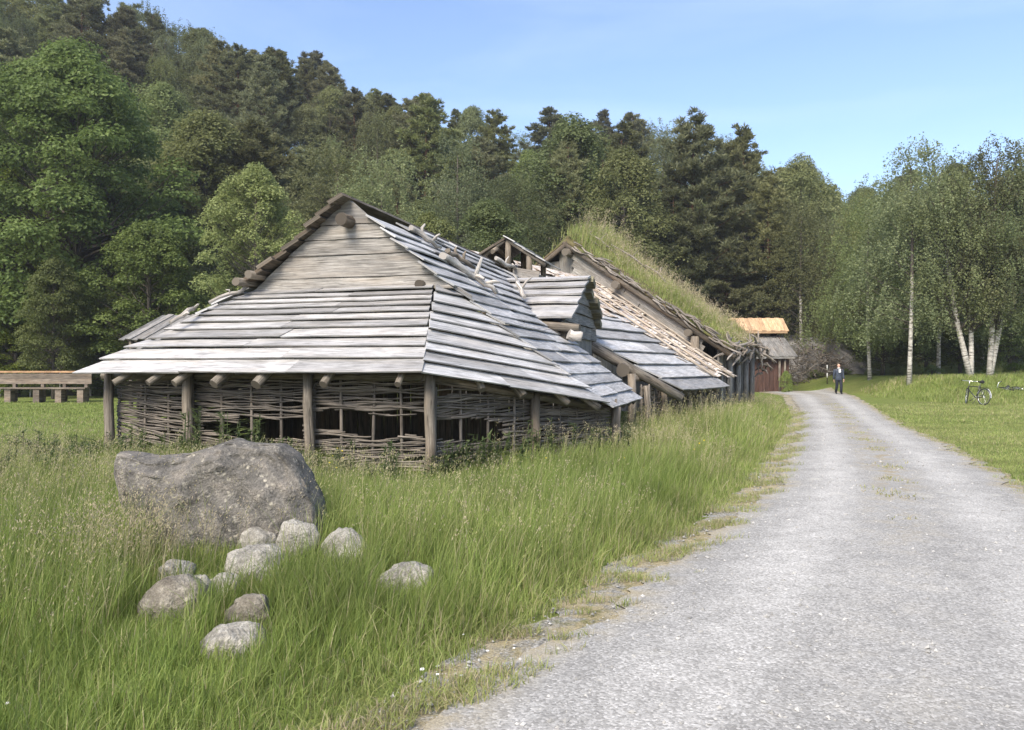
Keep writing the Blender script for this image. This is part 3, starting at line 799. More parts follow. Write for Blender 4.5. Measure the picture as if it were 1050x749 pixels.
# --- posts under the eaves
def line_at(px, A, B):
    a = (px - 525) / 808
    f = (a * A.y - A.x) / ((B.x - A.x) - a * (B.y - A.y))
    return A.lerp(B, f)
inA = PA + HU * .42 + HV * .35; inB = PB + Vector((-.02, .3, 0)); inC = PC + Vector((-.28, .2, 0))
POSTS = []
for px, A, B, r_ in ((112, inA, inB, .075), (193, inA, inB, .088), (316, inA, inB, .077), (441, inB, inC, .082), (549, inB, inC, .076), (632, inB, inC, .08)):
    q = line_at(px, A, B); zt = q.z + .02
    POSTS.append(Vector((q.x, q.y, zt)))
    mb = MB(); lean = rnd.uniform(-.03, .03)
    mb.tube([(q.x + lean, q.y, -.1), (q.x + lean * .5 + .012, q.y, zt * .35), (q.x - .01, q.y, zt * .7), (q.x, q.y, zt)], [r_ * 1.08, r_, r_ * .98, r_ * .95], 12, rnd.uniform(.45, .8), lump=.05)
    mb.build('post', M_LOG, hut)
# wall plate and rafters
mb = MB(); mb.tube([inA + Vector((-.2, .12, -.02)), inA.lerp(inB, .5) + Vector((0, .12, 0)), inB + Vector((.1, .12, -.02))], .07, 9, .3, lump=.05); mb.build('wall_plate', M_LOG, hut)
mb = MB(); mb.tube([inB + Vector((0, .1, -.02)), inC + Vector((.1, .1, -.05))], .07, 9, .3, lump=.05); mb.build('wall_plate', M_LOG, hut)
for px, big in ((118, .8), (153, .8), (180, .9), (221, 1.15), (264, 1.2), (332, .9), (408, .7)):
    q = line_at(px, PA, PB); q = q + (PA - PB).normalized().cross(Vector((0, 0, 1))) * 0
    top = GL.lerp(GR, clamp((px - 130) / 300)); r_ = .066 * big
    dr = (q - top).normalized()
    mb = MB(); mb.tube([top + Vector((0, .1, -.16)), q - dr * .25 + Vector((0, 0, -.125)), q + dr * (.02 + .05 * (big - .7)) + Vector((0, 0, -.115))], [r_, r_ * 1.05, r_], 10, rnd.uniform(.4, .9), lump=.05)
    mb.build('rafter', M_LOG, hut)
for f, big in ((.3, .9), (.52, 1.2), (.78, .9), (.97, 1.1)):
    q = PB.lerp(PC, f); top = GR; dr = (q - top).normalized(); r_ = .06 * big
    mb = MB(); mb.tube([top + Vector((0, .1, -.2)), q - dr * .3 + Vector((0, 0, -.13)), q - dr * .06 + Vector((0, 0, -.12))], [r_, r_ * 1.05, r_], 10, rnd.uniform(.4, .9), lump=.05)
    mb.build('rafter', M_LOG, hut)
for u in (1.9, 2.7, 3.5, 4.3, 5.1):
    q = HB(u, 4.1, 4.4 - .84 * 4.1 - .11); top = HB(u + .1, .3, 4.4 - .25 - .11)
    mb = MB(); mb.tube([top, top.lerp(q, .5), q], [.05, .055, .055], 9, .5, lump=.05); mb.build('rafter', M_LOG, hut)

# --- wattle bays
def wattle(A, B, z0, z1, root, gap=None, seed=0, slant=0., dens=1., stakes=True, name='wattle_panel', r0=.0125):
    rr = random.Random(seed); A = Vector((A.x, A.y, 0)); B = Vector((B.x, B.y, 0)); L = (B - A).length; d = (B - A).normalized(); nn = Vector((-d.y, d.x, 0))
    ns = max(2, int(L / .42)); mb = MB(); z = z0
    while z < z1:
        s0 = -.02 if rr.random() < .8 else rr.uniform(0, L * .3); s1 = L + .02 if rr.random() < .8 else rr.uniform(L * .6, L)
        ph = rr.choice((0, math.pi)); zo = rr.uniform(-.02, .02); k = max(4, int((s1 - s0) / .09)); tl = rr.uniform(-.05, .05) + slant * (1 - (z - z0) / (z1 - z0)); sag = rr.uniform(-.04, .03)
        pts, ok = [], []
        for i in range(k + 1):
            s = s0 + (s1 - s0) * i / k
            q = s / L
            zp = z + zo + tl * (q - .5) + sag * 4 * q * (1 - q) + .012 * math.sin(s * 7 + z * 30)
            inside = False
            if gap:
                for g in gap:
                    if g[0] < q < g[1] and g[2] + .05 * math.sin(9 * q + z) < zp < g[3] + .05 * math.sin(7 * q): inside = True
            p = A + d * s + nn * (.024 * math.cos(math.pi * s / (L / ns) + ph) + rr.uniform(-.006, .006)); p.z = zp
            pts.append(p); ok.append(not inside)
        i = 0; r_ = rr.uniform(.75, 1.5) * r0
        while i <= k:
            if not ok[i]: i += 1; continue
            j = i
            while j + 1 <= k and ok[j + 1]: j += 1
            if j - i >= 2: mb.tube(pts[i:j + 1], [r_ * (1 - .35 * t / (j - i)) for t in range(j - i + 1)], 5, rr.random(), lump=.1)
            i = j + 1
        z += rr.uniform(.011, .022) / dens
    o = mb.build(name, M_STICK, root)
    if stakes:
        for i in range(ns + 1):
            p = A + d * (L * (i + .0) / ns); st = MB(); ln = rr.uniform(-.05, .05)
            st.tube([(p.x, p.y, -.05), (p.x + ln * .5, p.y, z1 * .5), (p.x + ln, p.y, z1 + .05)], [.026, .024, .02], 7, rr.random(), lump=.1)
            st.build('stake', M_STICK, o)
    return o
back = Vector((.03, .17, 0))
pp = [p + back for p in POSTS]
wattle(pp[0] + Vector((.05, 0, 0)), pp[1], .1, 1.44, hut, None, 1, -.35, .95)
wattle(pp[1], pp[2], .08, 1.44, hut, [(.1, .5, .58, .72), (.4, .92, .5, .86)], 2, -.15, .95)
wattle(pp[2], pp[3], .08, 1.44, hut, [(.08, .92, .66, .93), (.5, .98, .58, .84)], 3, .05, 1.0)
wattle(pp[3], pp[4], .08, 1.27, hut, [(.03, .6, .52, .8)], 4, .1, 1.05)
wattle(pp[4], pp[5], .08, 1.0, hut, None, 5, .1, 1.1)
# left side and inner cross wall keep the inside dark
wattle(HB(-.9, -3.35, 0), HB(4, -3.4, 0), .05, 1.6, hut, None, 6, 0, 1.5, True, 'wattle_panel', .017)
wattle(HB(4, -3.4, 0), HB(9, -3.4, 0), .05, 1.5, hut, None, 7, 0, .7)
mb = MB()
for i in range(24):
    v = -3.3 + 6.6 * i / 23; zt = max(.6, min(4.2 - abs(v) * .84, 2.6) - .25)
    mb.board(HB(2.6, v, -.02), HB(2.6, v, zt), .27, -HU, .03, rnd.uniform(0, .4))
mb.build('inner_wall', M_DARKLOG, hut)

# --- entrance dormer
DZ = 3.8; kd = .52
dorm = MB()
ud = HU; nL = (-HU * kd + Vector((0, 0, 1))).normalized(); nR = (HU * kd + Vector((0, 0, 1))).normalized()
dormer_root = put('entrance_dormer', None, hut)
W = 2.19 * math.hypot(1, kd)
ewl = (-HU - Vector((0, 0, kd))).normalized()
def ll(w):                    # where the board meets the main slope
    z = DZ - kd * w / math.hypot(1, kd); return (4.4 - z) / .84 - .12
mb = MB(); lay(mb, HB(6.86, 0, DZ), HV, ewl, nL, [0, .42, .85, 1.3, 1.8, W + .12], ll, lambda w: 2.86, .045, .09, .1, .05, 9, .02, rr=.05)
mb.build('dormer_roof', M_GREY, dormer_root)
ewr = (HU - Vector((0, 0, kd))).normalized()
mb = MB()
for k in range(5):
    w0_ = .06 + .48 * k; w1_ = w0_ + .36; ve = 2.82 + rnd.uniform(-.05, .1)
    for wa_, wb_ in ((w0_, w1_),):
        tp = [HB(6.86, 0, DZ) + HV * v + ewr * wa_ + nR * (.02) for v in (ll(wa_), (ll(wa_) + ve) / 2, ve)]; bt = [HB(6.86, 0, DZ) + HV * v + ewr * wb_ + nR * (.05) for v in (ll(wb_), (ll(wb_) + ve) / 2, ve)]
        mb.strip(tp, bt, nR, .16, rnd.uniform(.4, 1), .36)
mb.build('dormer_roof', M_OLIVE, dormer_root)
mb = MB(); zs = [3.72, 3.42, 3.12, 2.86, 2.6, 2.28]
for k in range(5):
    a, b = zs[k], zs[k + 1]; wa = min(2.1, (DZ - a) / kd); wb = min(2.1, (DZ - b) / kd)
    tp = [HB(6.86 - wa + 2 * wa * i / 5, 2.62, a - .006) for i in range(6)]; bt = [HB(6.86 - wb + 2 * wb * i / 5, 2.66 + rnd.uniform(-.01, .01), b + rnd.uniform(0, .015)) for i in range(6)]
    mb.strip(tp, bt, HV, .06, rnd.uniform(.35, .9), .3)
mb.build('dormer_gable', M_WALL, dormer_root)
mb = MB()
for k in range(7):
    u = 4.95 + .56 * k
    mb.board(HB(u, 2.6, .9 if k > 2 else 1.6), HB(u, 2.6, 2.3), .53, HV, .05, rnd.uniform(.3, .8))
mb.build('entrance_door', M_WALL, dormer_root)
mb = MB(); mb.tube([HB(4.55, 2.2, 2.5), HB(4.5, 3.02, 2.42)], [.09, .1], 9, .5, lump=.1); mb.build('dormer_beam', M_LOG, dormer_root)
mb = MB(); mb.tube([HB(4.75, 2.62, 1.9), HB(4.72, 2.66, 2.55)], .09, 9, .4, lump=.08); mb.build('dormer_post', M_DARKLOG, dormer_root)

# --- smoke vent on the ridge
vent = put('smoke_vent', None, hut)
VZ = 5.27; kvv = .66
for sgn, thick, mt in ((1, .03, M_ROOF), (-1, .06, M_DARKLOG)):
    nn_ = (HV * sgn * kvv + Vector((0, 0, 1))).normalized(); ee = (HV * sgn - Vector((0, 0, kvv))).normalized()
    mb = MB(); lay(mb, HB(9.37, 0, VZ), HU, ee, nn_, [-.04, .34, .68, 1.02, 1.36] if sgn > 0 else [-.02, .45, .9, 1.15], lambda w: -.05, lambda w: 2.2, thick, .03, .06, .05, 3, .01)
    mb.build('vent_roof', mt, vent)
for u in (9.5, 11.2):
    for v, z0 in ((-.62, 3.8), (.05, 4.2), (.66, 3.8)):
        mb = MB(); mb.tube([HB(u, v, z0), HB(u, v, VZ - abs(v) * kvv - .06)], .085, 9, .6, lump=.06); mb.build('vent_post', M_LOG, vent)
for v in (-1, 1):
    mb = MB(); mb.tube([HB(9.46, .05 * v, VZ - .1), HB(9.46, 1.12 * v, VZ - .1 - 1.12 * kvv)], .06, 8, .5); mb.build('vent_rafter', M_LOG, vent)
    mb = MB(); mb.board(HB(9.42, .78 * v, 4.02), HB(11.3, .78 * v, 4.02), .5, HV * v, .05, .5); mb.build('vent_side_board', M_GABLE, vent)
mb = MB(); mb.board(HB(9.4, .2, 4.22), HB(9.4, .95, 4.08), .36, -HU, .05, .6); mb.build('vent_side_board', M_GABLE, vent)

# --- the bark-covered slope further back, with boards towards its eave
KS = math.hypot(1, .674); nS = (TW * .674 + Vector((0, 0, 1))).normalized(); ewS = (TW - Vector((0, 0, .674))).normalized()
S0 = TB(0, 0, 5.63)
def lS(w): v = w / KS; return np.interp(v, [3.8, 5.1, 6.9], [-8.6, -8.55, -7.35])
def rS(w): v = w / KS; return np.interp(v, [3.3, 6.9], [-1.2, -2.7])
mb = MB(); lay(mb, S0, TT, ewS, nS, cum(3.3 * KS, 6.93 * KS, 7), lambda w: float(lS(w)), lambda w: float(rS(w)), .035, .07, .07, .08, 5.5, .02, rl=.08, rr=.08)
mb.build('bark_slope_boards', M_ROOF, hut)
bark_r = MB()
for k in range(240):                      # overlapping sheets of birch bark
    w = rnd.uniform(1.0, 6.2); t = rnd.uniform(-8.2, -.1) if w < 3.6 else rnd.uniform(-2.9 - .5, -.1)
    a = S0 + TT * (t - .25) + ewS * (w * KS); b = S0 + TT * (t + .3) + ewS * (w * KS + rnd.uniform(-.08, .08))
    tp, bt = [], []; ww = rnd.uniform(.22, .5)
    for j in range(4):
        q = a.lerp(b, j / 3); cur = .05 * abs(j - 1.5) / 1.5 * rnd.uniform(-.2, 1)
        tp.append(q + nS * (.02 + cur)); bt.append(q + ewS * ww + nS * (.05 + cur + rnd.uniform(0, .03)))
    bark_r.strip(tp, bt, nS, .008, None, ww)
for (t0, t1, w0, w1) in ((-8.4, 0, .9, 3.7), (-2.9, 0, 3.7, 6.3)):
    bark_r.strip([S0 + TT * (t0 + (t1 - t0) * i / 6) + ewS * (w0 * KS) for i in range(7)], [S0 + TT * (t0 + (t1 - t0) * i / 6) + ewS * (w1 * KS) for i in range(7)], nS, .03, .5, 1)
bark_o = bark_r.build('bark_covering', M_SHEET, hut)
for k, t in enumerate((-3.1, -2.2, -1.1, -.3)):
    w0 = 1.6 + rnd.uniform(-.3, .3); w1 = (6.5 if k < 3 else 6.2) + rnd.uniform(-.25, .25) - (.3 if k in (3, 5) else 0); tt = t + rnd.uniform(-.15, .15)
    mb = MB(); pts = [S0 + TT * (tt + (t - tt) * i / 5 + rnd.uniform(-.03, .03)) + ewS * ((w0 + (w1 - w0) * i / 5) * KS) + nS * (.13 + rnd.uniform(-.02, .02)) for i in range(6)]
    mb.tube(pts, [.028 + .012 * i / 5 for i in range(6)], 8, rnd.uniform(.4, 1), lump=.1); mb.build('roof_pole', M_POLE, bark_o)
# edge rafter log, eave rafters, posts and wattle under it
def SP(t, v, lift): return S0 + TT * t + ewS * (v * KS) + nS * lift
mb = MB(); mb.tube([SP(-8.75, 3.2, -.1), SP(-8.75, 5.0, -.12), SP(-7.55, 7.05, -.1)], [.13, .14, .12], 11, .8, lump=.07); mb.build('edge_rafter', M_LOG, hut)
for t in (-7.1, -6.4, -5.8, -5.1, -4.3, -3.5):
    mb = MB(); mb.tube([SP(t, 5, -.13), SP(t, 6.9, -.12)], .085, 9, rnd.uniform(.4, .9), lump=.05); mb.build('rafter', M_LOG, hut)
mb = MB(); mb.tube([SP(-8.9, 6.1, -.24), SP(-2.9, 6.1, -.22)], .09, 9, .5, lump=.05); mb.build('wall_plate', M_LOG, hut)
sp_posts = []
for t in (-8.6, -7.3, -6.1, -5.2, -4.2, -3.1):
    q = TB(t, 6.42, 1.1); sp_posts.append(q)
    mb = MB(); mb.tube([(q.x, q.y, -.1), (q.x + .03, q.y, .6), (q.x, q.y, 1.14)], [.095, .085, .085], 9, rnd.uniform(.3, .8), lump=.06); mb.build('post', M_LOG, hut)
for k in range(5):
    wattle(sp_posts[k] - TW * .14, sp_posts[k + 1] - TW * .14, .05, 1.12, hut, None, 30 + k, 0, .75, True, 'wattle_panel', .017)
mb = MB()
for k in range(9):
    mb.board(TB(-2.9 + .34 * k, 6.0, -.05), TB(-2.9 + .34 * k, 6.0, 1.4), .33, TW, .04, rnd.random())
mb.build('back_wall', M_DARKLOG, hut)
# entrance side: log end, jamb posts, split firewood in the shade
q = P(640, 380, 19.6); mb = MB(); mb.tube([q + Vector((-.05, -.1, 0)), q + Vector((.2, 1.6, .05))], [.17, .16], 11, .3, lump=.07); mb.build('beam', M_LOG, hut)
q = P(647, 400, 19.0); mb = MB(); mb.tube([(q.x, q.y, -.1), (q.x + .04, q.y, .8), (q.x + .02, q.y, 1.45)], [.11, .1, .1], 9, .7, lump=.06); mb.build('post', M_LOG, hut)
q = P(617, 400, 16.6); mb = MB(); mb.tube([(q.x, q.y, -.1), (q.x, q.y, 1.25)], [.09, .085], 9, .5, lump=.06); mb.build('post', M_LOG, hut)
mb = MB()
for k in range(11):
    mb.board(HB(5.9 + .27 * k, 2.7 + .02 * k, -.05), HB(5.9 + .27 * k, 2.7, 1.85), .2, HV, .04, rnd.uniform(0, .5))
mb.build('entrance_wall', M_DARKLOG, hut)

# --- pale driftwood lying on the roof
def branch(name, pts, r0, r1, twigs, label, lump=.18, mat=M_DRIFT):
    mb = MB(); pts = [Vector(p) for p in pts]; new = [pts[0]]
    for i in range(1, len(pts)):
        m_ = pts[i - 1].lerp(pts[i], .5); jt = (pts[i] - pts[i - 1]).length * .16
        new += [m_ + Vector((rnd.uniform(-jt, jt), rnd.uniform(-jt, jt), rnd.uniform(-jt, jt))), pts[i]]
    twigs = [(2 * i, v, L) for i, v, L in twigs]; pts = new; k = len(pts)
    mb.tube(pts, [r0 + (r1 - r0) * i / (k - 1) for i in range(k)], 8, .8, lump=lump)
    for i, v, L in twigs:
        a = Vector(pts[i]); b = a + Vector(v) * L * .5 + Vector((rnd.uniform(-.03, .03), 0, .03)); c = a + Vector(v) * L
        mb.tube([a, b, c], [r0 * .6, r0 * .5, r0 * .3], 7, .85, lump=lump)
    bo_ = mb.build(name, mat, None, tuple(pts[0]))
    tag(bo_, label, 'bark roll') if name == 'bark_roll' else tag(bo_, label, 'branch', 'driftwood branches lying on the hut roof')
def F3(px, py, lift=.1):
    a = (px - 525) / 808; b = (py - 377) / 808
    # z = 4.4 - .84 v  on the right slope
    d = (4.4 - .84 * (HV.dot(-HO)) - 1.6) / (.84 * (HV.x * a + HV.y) - b)
    return Vector((a * d, d, 1.6 - b * d)) + n3 * lift
branch('driftwood_branch', [F3(450, 267), F3(463, 274), F3(473, 281), F3(484, 288), F3(494, 296), F3(506, 305)], .075, .04, [(3, (.25, .2, .75), .5), (2, (-.7, -.3, .3), .35), (4, (.7, .1, .1), .4), (3, (.5, -.5, -.2), .35)], 'forked white driftwood root lying across the middle of the side roof')
branch('driftwood_branch', [F3(418, 238), F3(430, 245), F3(440, 252), F3(449, 258)], .055, .035, [(1, (.2, .1, .9), .22), (2, (.6, -.3, .5), .25)], 'short pale branch on the upper side roof behind the gable')
branch('driftwood_branch', [F3(524, 298, .25), F3(529, 304, .2), F3(533, 311, .16)], .055, .04, [(1, (.5, .1, .6), .45), (0, (-.4, 0, .6), .3)], 'small forked white branch beside the entrance dormer roof')
branch('driftwood_branch', [F3(506, 268), F3(516, 275), F3(527, 281), F3(537, 288)], .055, .04, [(1, (.3, .1, .8), .3), (2, (-.4, 0, .7), .3)], 'pale branches piled on the ridge in front of the smoke vent', .2)
branch('driftwood_branch', [F3(502, 262, .14), F3(514, 267, .16), F3(524, 274, .14)], .07, .04, [(1, (.2, .3, .7), .3)], 'thin brownish branch on the ridge left of the smoke vent', .2, M_LOG)
q = F3(447, 268, .06)
branch('driftwood_branch', [F3(452, 266, .2), F3(461, 270, .2), F3(469, 276, .2), F3(480, 283, .2)], .05, .035, [(1, (0, .1, .9), .16), (2, (.2, .1, .9), .2)], 'gnarled brownish branch above the forked white root on the side roof', .2, M_LOG)
sn = (PA - GL)
branch('driftwood_branch', [GL.lerp(PA, .36) + Vector((0, -.1, .12)), GL.lerp(PA, .43) + Vector((.1, -.25, .1)), GL.lerp(PA, .50) + Vector((.15, -.35, .08))], .04, .03, [(1, (.5, -.4, .1), .3), (0, (.4, -.4, .2), .35)], 'pale forked branch on the left hip of the front roof')
branch('driftwood_branch', [GL.lerp(PA, .06) + Vector((0, -.04, .1)), GL.lerp(PA, .16) + Vector((.02, -.1, .1)), GL.lerp(PA, .27) + Vector((0, -.12, .1))], .032, .028, [(1, (-.3, -.2, .3), .2)], 'weathered stick lying down the left hip just below the gable')
branch('bark_roll', [P(583, 343, 16.3), P(591, 345, 16.3), P(597, 345.5, 16.3)], .11, .1, [], 'curled white birch bark roll at the foot of the dormer', .1)

# ------------------------------------------------------------------ turf-roofed house
turf = thing('turf_roofed_house', tuple(TB(2.5, 0, 0)), 'old plank house with long grass growing on its steep turf roof', 'house')
def rz(t, w): return 6.4 + .02 * t - .668 * abs(w)
def turf_slab():
    nt, nw = 26, 90; V = []; rg_ = 3
    for side in (0, 1):
        for i in range(nt + 1):
            t = -.22 + 5.02 * i / nt
            for j in range(nw + 1):
                w = -6.4 + 12.75 * j / nw
                q = TB(t, w, 0)
                n1 = noise.noise(Vector((t * .9, w * .9, 3))) * .12 + noise.noise(Vector((t * 3, w * 3, 1))) * .06
                if side == 0:
                    edge = min(1, min(i, nt - i) / 2) * min(1, min(j, nw - j) / 3)
                    z = rz(t, w) + .12 + (.15 + n1 * .9) * edge + .35 * math.exp(-(w / .7) ** 2) * edge * (.4 + .6 * clamp(t / 1.5))
                else: z = rz(t, w) + .04
                V.append((q.x, q.y, z))
    F = []; m = nw + 1; off = (nt + 1) * m
    for i in range(nt):
        for j in range(nw):
            a = i * m + j; F.append((a, a + m, a + m + 1, a + 1)); F.append((off + a, off + a + 1, off + a + m + 1, off + a + m))
    for i in range(nt):
        for j in (0, nw):
            a = i * m + j; F.append((a, a + m, off + a + m, off + a))
    for j in range(nw):
        for i in (0, nt):
            a = i * m + j; F.append((a, a + 1, off + a + 1, off + a))
    me = np_mesh('turf_roof', np.array(V) - np.array(WORLD[turf.name]), np.array(F), np.zeros(len(V)), M_SOIL, True)
    o = put('turf_roof', me, turf)
    rg = np.random.RandomState(8); n = 24000
    t = rg.uniform(-.2, 4.75, n); w = rg.uniform(-6.3, 6.3, n); w[:17000] = np.abs(w[:17000])
    dens = rg.uniform(0, 1, n) < .35 + .65 * sm(t + .4 * vnoise(t, w, 1.5, 3), .0, 1.2); t, w = t[dens], w[dens]; n = len(t)
    x = T0.x + TT.x * t + TW.x * w; y = T0.y + TT.y * t + TW.y * w
    z = rz(t, w) + .13 + .25 * np.exp(-(w / .7) ** 2)
    ridge = np.exp(-((w - .2) / 1.3) ** 2)
    h = (.36 + .2 * vnoise(t, w, 2.0, 9) + .34 * ridge) * rg.uniform(.4, 1.5, n) * (.55 + .45 * sm(t, 0, 1.6)) * (1 - .35 * sm(t, 4.0, 4.7)) * (1 - .5 * sm(w, 5.3, 6.3))
    ti = np.clip(rg.normal(.58, .15, n) + .1 * vnoise(t, w, 1.1, 19), .1, .88)
    parts = []
    V, F, T, tip, dn = blades(x, y, z, h, np.full(n, .026), rg, ti, (.1, -.04), .22); parts.append((V, F, T))
    i = rg.choice(n, 2400, False); i = i[(t[i] > .8)]
    V, F, T, tip, dn = blades(x[i], y[i], z[i], h[i] * 1.5 + .08, np.full(len(i), .011), rg, rg.uniform(.75, .95, len(i)), (.15, 0), .25); parts.append((V, F, T))
    parts.append(seedheads(tip, dn, rg, rg.uniform(.15, .25, len(i)), rg.uniform(.85, 1, len(i)), 7, .02))
    V, F, T = join(parts)
    o2 = put('roof_grass', np_mesh('roof_grass', V - np.array(WORLD[turf.name]), F, T, M_GRASS), turf); tag(o2, 'long pale grass on the turf roof', kind='stuff')
turf_slab()
# gable boards running down parallel to the rake
mb = MB()
for k, off in enumerate((.2, .5, .8, 1.1)):
    for a, b in ((.25, 2.4 + .5 * k), (2.43 + .5 * k, 5.35)):
        if b - a < .4: continue
        A = TB(-.03, a, rz(0, a) - off - .1); Bq = TB(-.03, b, rz(0, b) - off - .1)
        mb.board(A, Bq, .26, -TT, .05, rnd.uniform(.4, .95), 4, .012)
for k in range(20):
    w = -5.7 + .56 * k
    mb.board(TB(.06, w, -.05), TB(.06, w, rz(0, abs(w) + .28) - .02), .55, -TT, .05, rnd.uniform(.1, .5))
mb.build('gable_wall', M_GABLE, turf)
mb = MB()
mb.tube([TB(-.16, -.1, 6.42), TB(-.18, 3, rz(0, 3) - .12), TB(-.16, 6.5, rz(0, 6.5) - .12)], [.1, .11, .1], 9, .4, lump=.08); mb.build('barge_log', M_DARKLOG, turf)
mb = MB(); mb.tube([TB(-.16, .1, 6.42), TB(-.16, -6.4, rz(0, 6.4) - .12)], .1, 9, .4, lump=.08); mb.build('barge_log', M_DARKLOG, turf)
for w, r_ in ((.12, .15), (2.15, .15), (4.9, .13)):
    mb = MB(); mb.tube([TB(-.45, w, rz(0, w) - .3), TB(.4, w, rz(0, w) - .3)], r_, 12, .5, lump=.06); mb.build('purlin', M_LOG, turf)
mb = MB(); mb.tube([TB(-.2, 5.1, -.1), TB(-.2, 5.1, 2.7)], .15, 9, .6, lump=.05); mb.build('corner_post', M_LOG, turf)
# side wall of upright planks
mb = MB(); t = .0
while t < 4.45:
    w_ = rnd.uniform(.26, .46); q = rnd.uniform(-.05, .05)
    mb.board(TB(t + w_ / 2, 5.85 + q, -.05), TB(t + w_ / 2 + rnd.uniform(-.03, .03), 5.85 + q, 2.42), w_ - .03, TW, .07, rnd.random(), 3, .01, .06)
    t += w_
mb.build('side_wall', M_WALL, turf)
for t in (1.1, 2.3, 3.5, 4.5):
    mb = MB(); mb.tube([TB(t, 5.98, -.1), TB(t + .03, 6.0, 2.4)], [.11, .1], 9, rnd.uniform(.4, .9), lump=.06); mb.build('wall_post', M_WALL, turf)
mb = MB()
for k in range(20): mb.board(TB(4.6, -5.5 + .56 * k, -.05), TB(4.6, -5.5 + .56 * k, rz(4.6, abs(-5.5 + .56 * k) + .28) - .02), .55, TT, .05, rnd.random())
mb.build('back_wall', M_WALL, turf)
# twisted roots and bark along verge and eave
mb = MB()
for k in range(62):
    w = rnd.uniform(.3, 6.4); p = TB(-.25 + rnd.uniform(-.08, .1), w, rz(0, w) + rnd.uniform(.0, .3))
    d = (TW - Vector((0, 0, .67))).normalized(); pts = [p]
    for j in range(3): pts.append(pts[-1] + d * rnd.uniform(.12, .3) + Vector((rnd.uniform(-.06, .06), rnd.uniform(-.06, .06), rnd.uniform(-.07, .07))))
    mb.tube(pts, [.03, .035, .03, .015], 6, rnd.uniform(.1, .9), lump=.25)
mb.build('verge_driftwood', M_ROOT, turf)
mb = MB()
for k in range(58):
    t = rnd.uniform(-.3, 4.9); p = TB(t, 6.35 + rnd.uniform(-.15, .2), rz(t, 6.35) + rnd.uniform(-.12, .3)); pts = [p]
    dv = (TT * rnd.choice((-1, 1)) + TW * rnd.uniform(-.6, .6) + Vector((0, 0, rnd.uniform(-.7, .5)))).normalized()
    for j in range(4):
        dv = (dv + Vector((rnd.uniform(-.5, .5), rnd.uniform(-.5, .5), rnd.uniform(-.5, .5)))).normalized(); pts.append(pts[-1] + dv * rnd.uniform(.12, .24))
    mb.tube(pts, [.05, .06, .045, .035, .015], 7, rnd.uniform(.2, 1), lump=.25)
for k in range(20):
    p = TB(4.85 + rnd.uniform(-.2, .2), 6.2 + rnd.uniform(-.3, .3), rz(5, 6.3) + rnd.uniform(-.95, .2)); dv = Vector((rnd.uniform(-1, 1), rnd.uniform(-.5, .5), rnd.uniform(-1, .3))).normalized()
    mb.tube([p, p + dv * .2, p + dv * .3 + Vector((rnd.uniform(-.15, .15), 0, -.15))], [.045, .04, .015], 6, rnd.uniform(.1, .8), lump=.25)
mb.build('eave_driftwood', M_ROOT, turf)
mb = MB()
for (t0, w0, t1, w1) in ((1.2, .1, 1.7, 1.4), (2.2, .9, 2.8, 2.5), (2.6, 2.2, 2.4, 3.3), (1.0, -.3, 1.1, .9)):
    a = TB(t0, w0, rz(t0, w0) + .75); b = TB(t1, w1, rz(t1, w1) + .55); c = a.lerp(b, .5) + Vector((0, 0, .12))
    mb.tube([a, c, b], [.03, .045, .02], 7, .8, lump=.2); mb.tube([c, c + Vector((.25, .1, .25))], [.025, .01], 6, .7)
mb.build('turf_holding_branches', M_ROOT, turf)

# ------------------------------------------------------------------ barn at the bend
barn = thing('red_barn', (15.5, 53, 0), 'small red-brown barn with a bright new plank roof raised over a grey lower roof', 'barn')
bx0, bx1, by0, by1 = 9.5, 18.0, 51.2, 57
mb = MB()
x = bx0
while x < bx1:
    mb.board((x + .12, by0, -.1), (x + .12, by0, 2.45), .23, (0, -1, 0), .05, rnd.random()); x += .25
mb.build('front_wall', M_RED, barn)
for bx, nx in ((bx1, 1), (bx0, -1)):
    mb = MB(); y = by0
    while y < by1:
        mb.board((bx, y + .12, -.1), (bx, y + .12, min(2.45 + (y - by0 + .12) * .62, 2.45 + (by1 - y) * .62)), .26, (nx, 0, 0), .05, rnd.random()); y += .25
    mb.build('end_wall', M_RED, barn)
def barn_roof(name, y0, z0, y1, z1, x0, x1, mat, w=.3):
    mb = MB(); n_ = Vector((0, z0 - z1, y1 - y0)); n_ = n_ if n_.z > 0 else -n_
    x = x0; k = 0
    while x < x1:
        mb.board((x + w / 2, y0, z0 + .03 * (k % 2)), (x + w / 2, y1, z1 + .03 * (k % 2)), w * 1.02, n_, .035, rnd.random()); x += w; k += 1
    mb.board((x0, y0, z0 - .09), (x1, y0, z0 - .09), .14, (0, -1, 0), .04, .3)
    return mb.build(name, mat, barn)
barn_roof('lower_roof', 50.7, 2.32, 53.4, 3.72, bx0 - .4, bx1 + .2, M_WALL)
barn_roof('lower_roof', 57.5, 2.32, 54.8, 3.72, bx0 - .4, bx1 + .2, M_WALL)
barn_roof('upper_roof', 52.9, 4.05, 54.1, 4.98, bx0 - .2, bx1 + .5, M_NEW)
barn_roof('upper_roof', 55.3, 4.05, 54.1, 4.98, bx0 - .2, bx1 + .5, M_NEW)
mb = MB(); mb.box(bx0 + .3, 53.4, 3.5, bx1 - .9, 54.8, 4.1, .2); mb.build('clerestory', M_DARKLOG, barn)
for x in (17.3, 17.65):
    mb = MB(); mb.tube([(x, 50.95, -.05), (x, 50.95, 2.3)], .07, 8, .7); mb.build('corner_pole', M_LOG, barn)

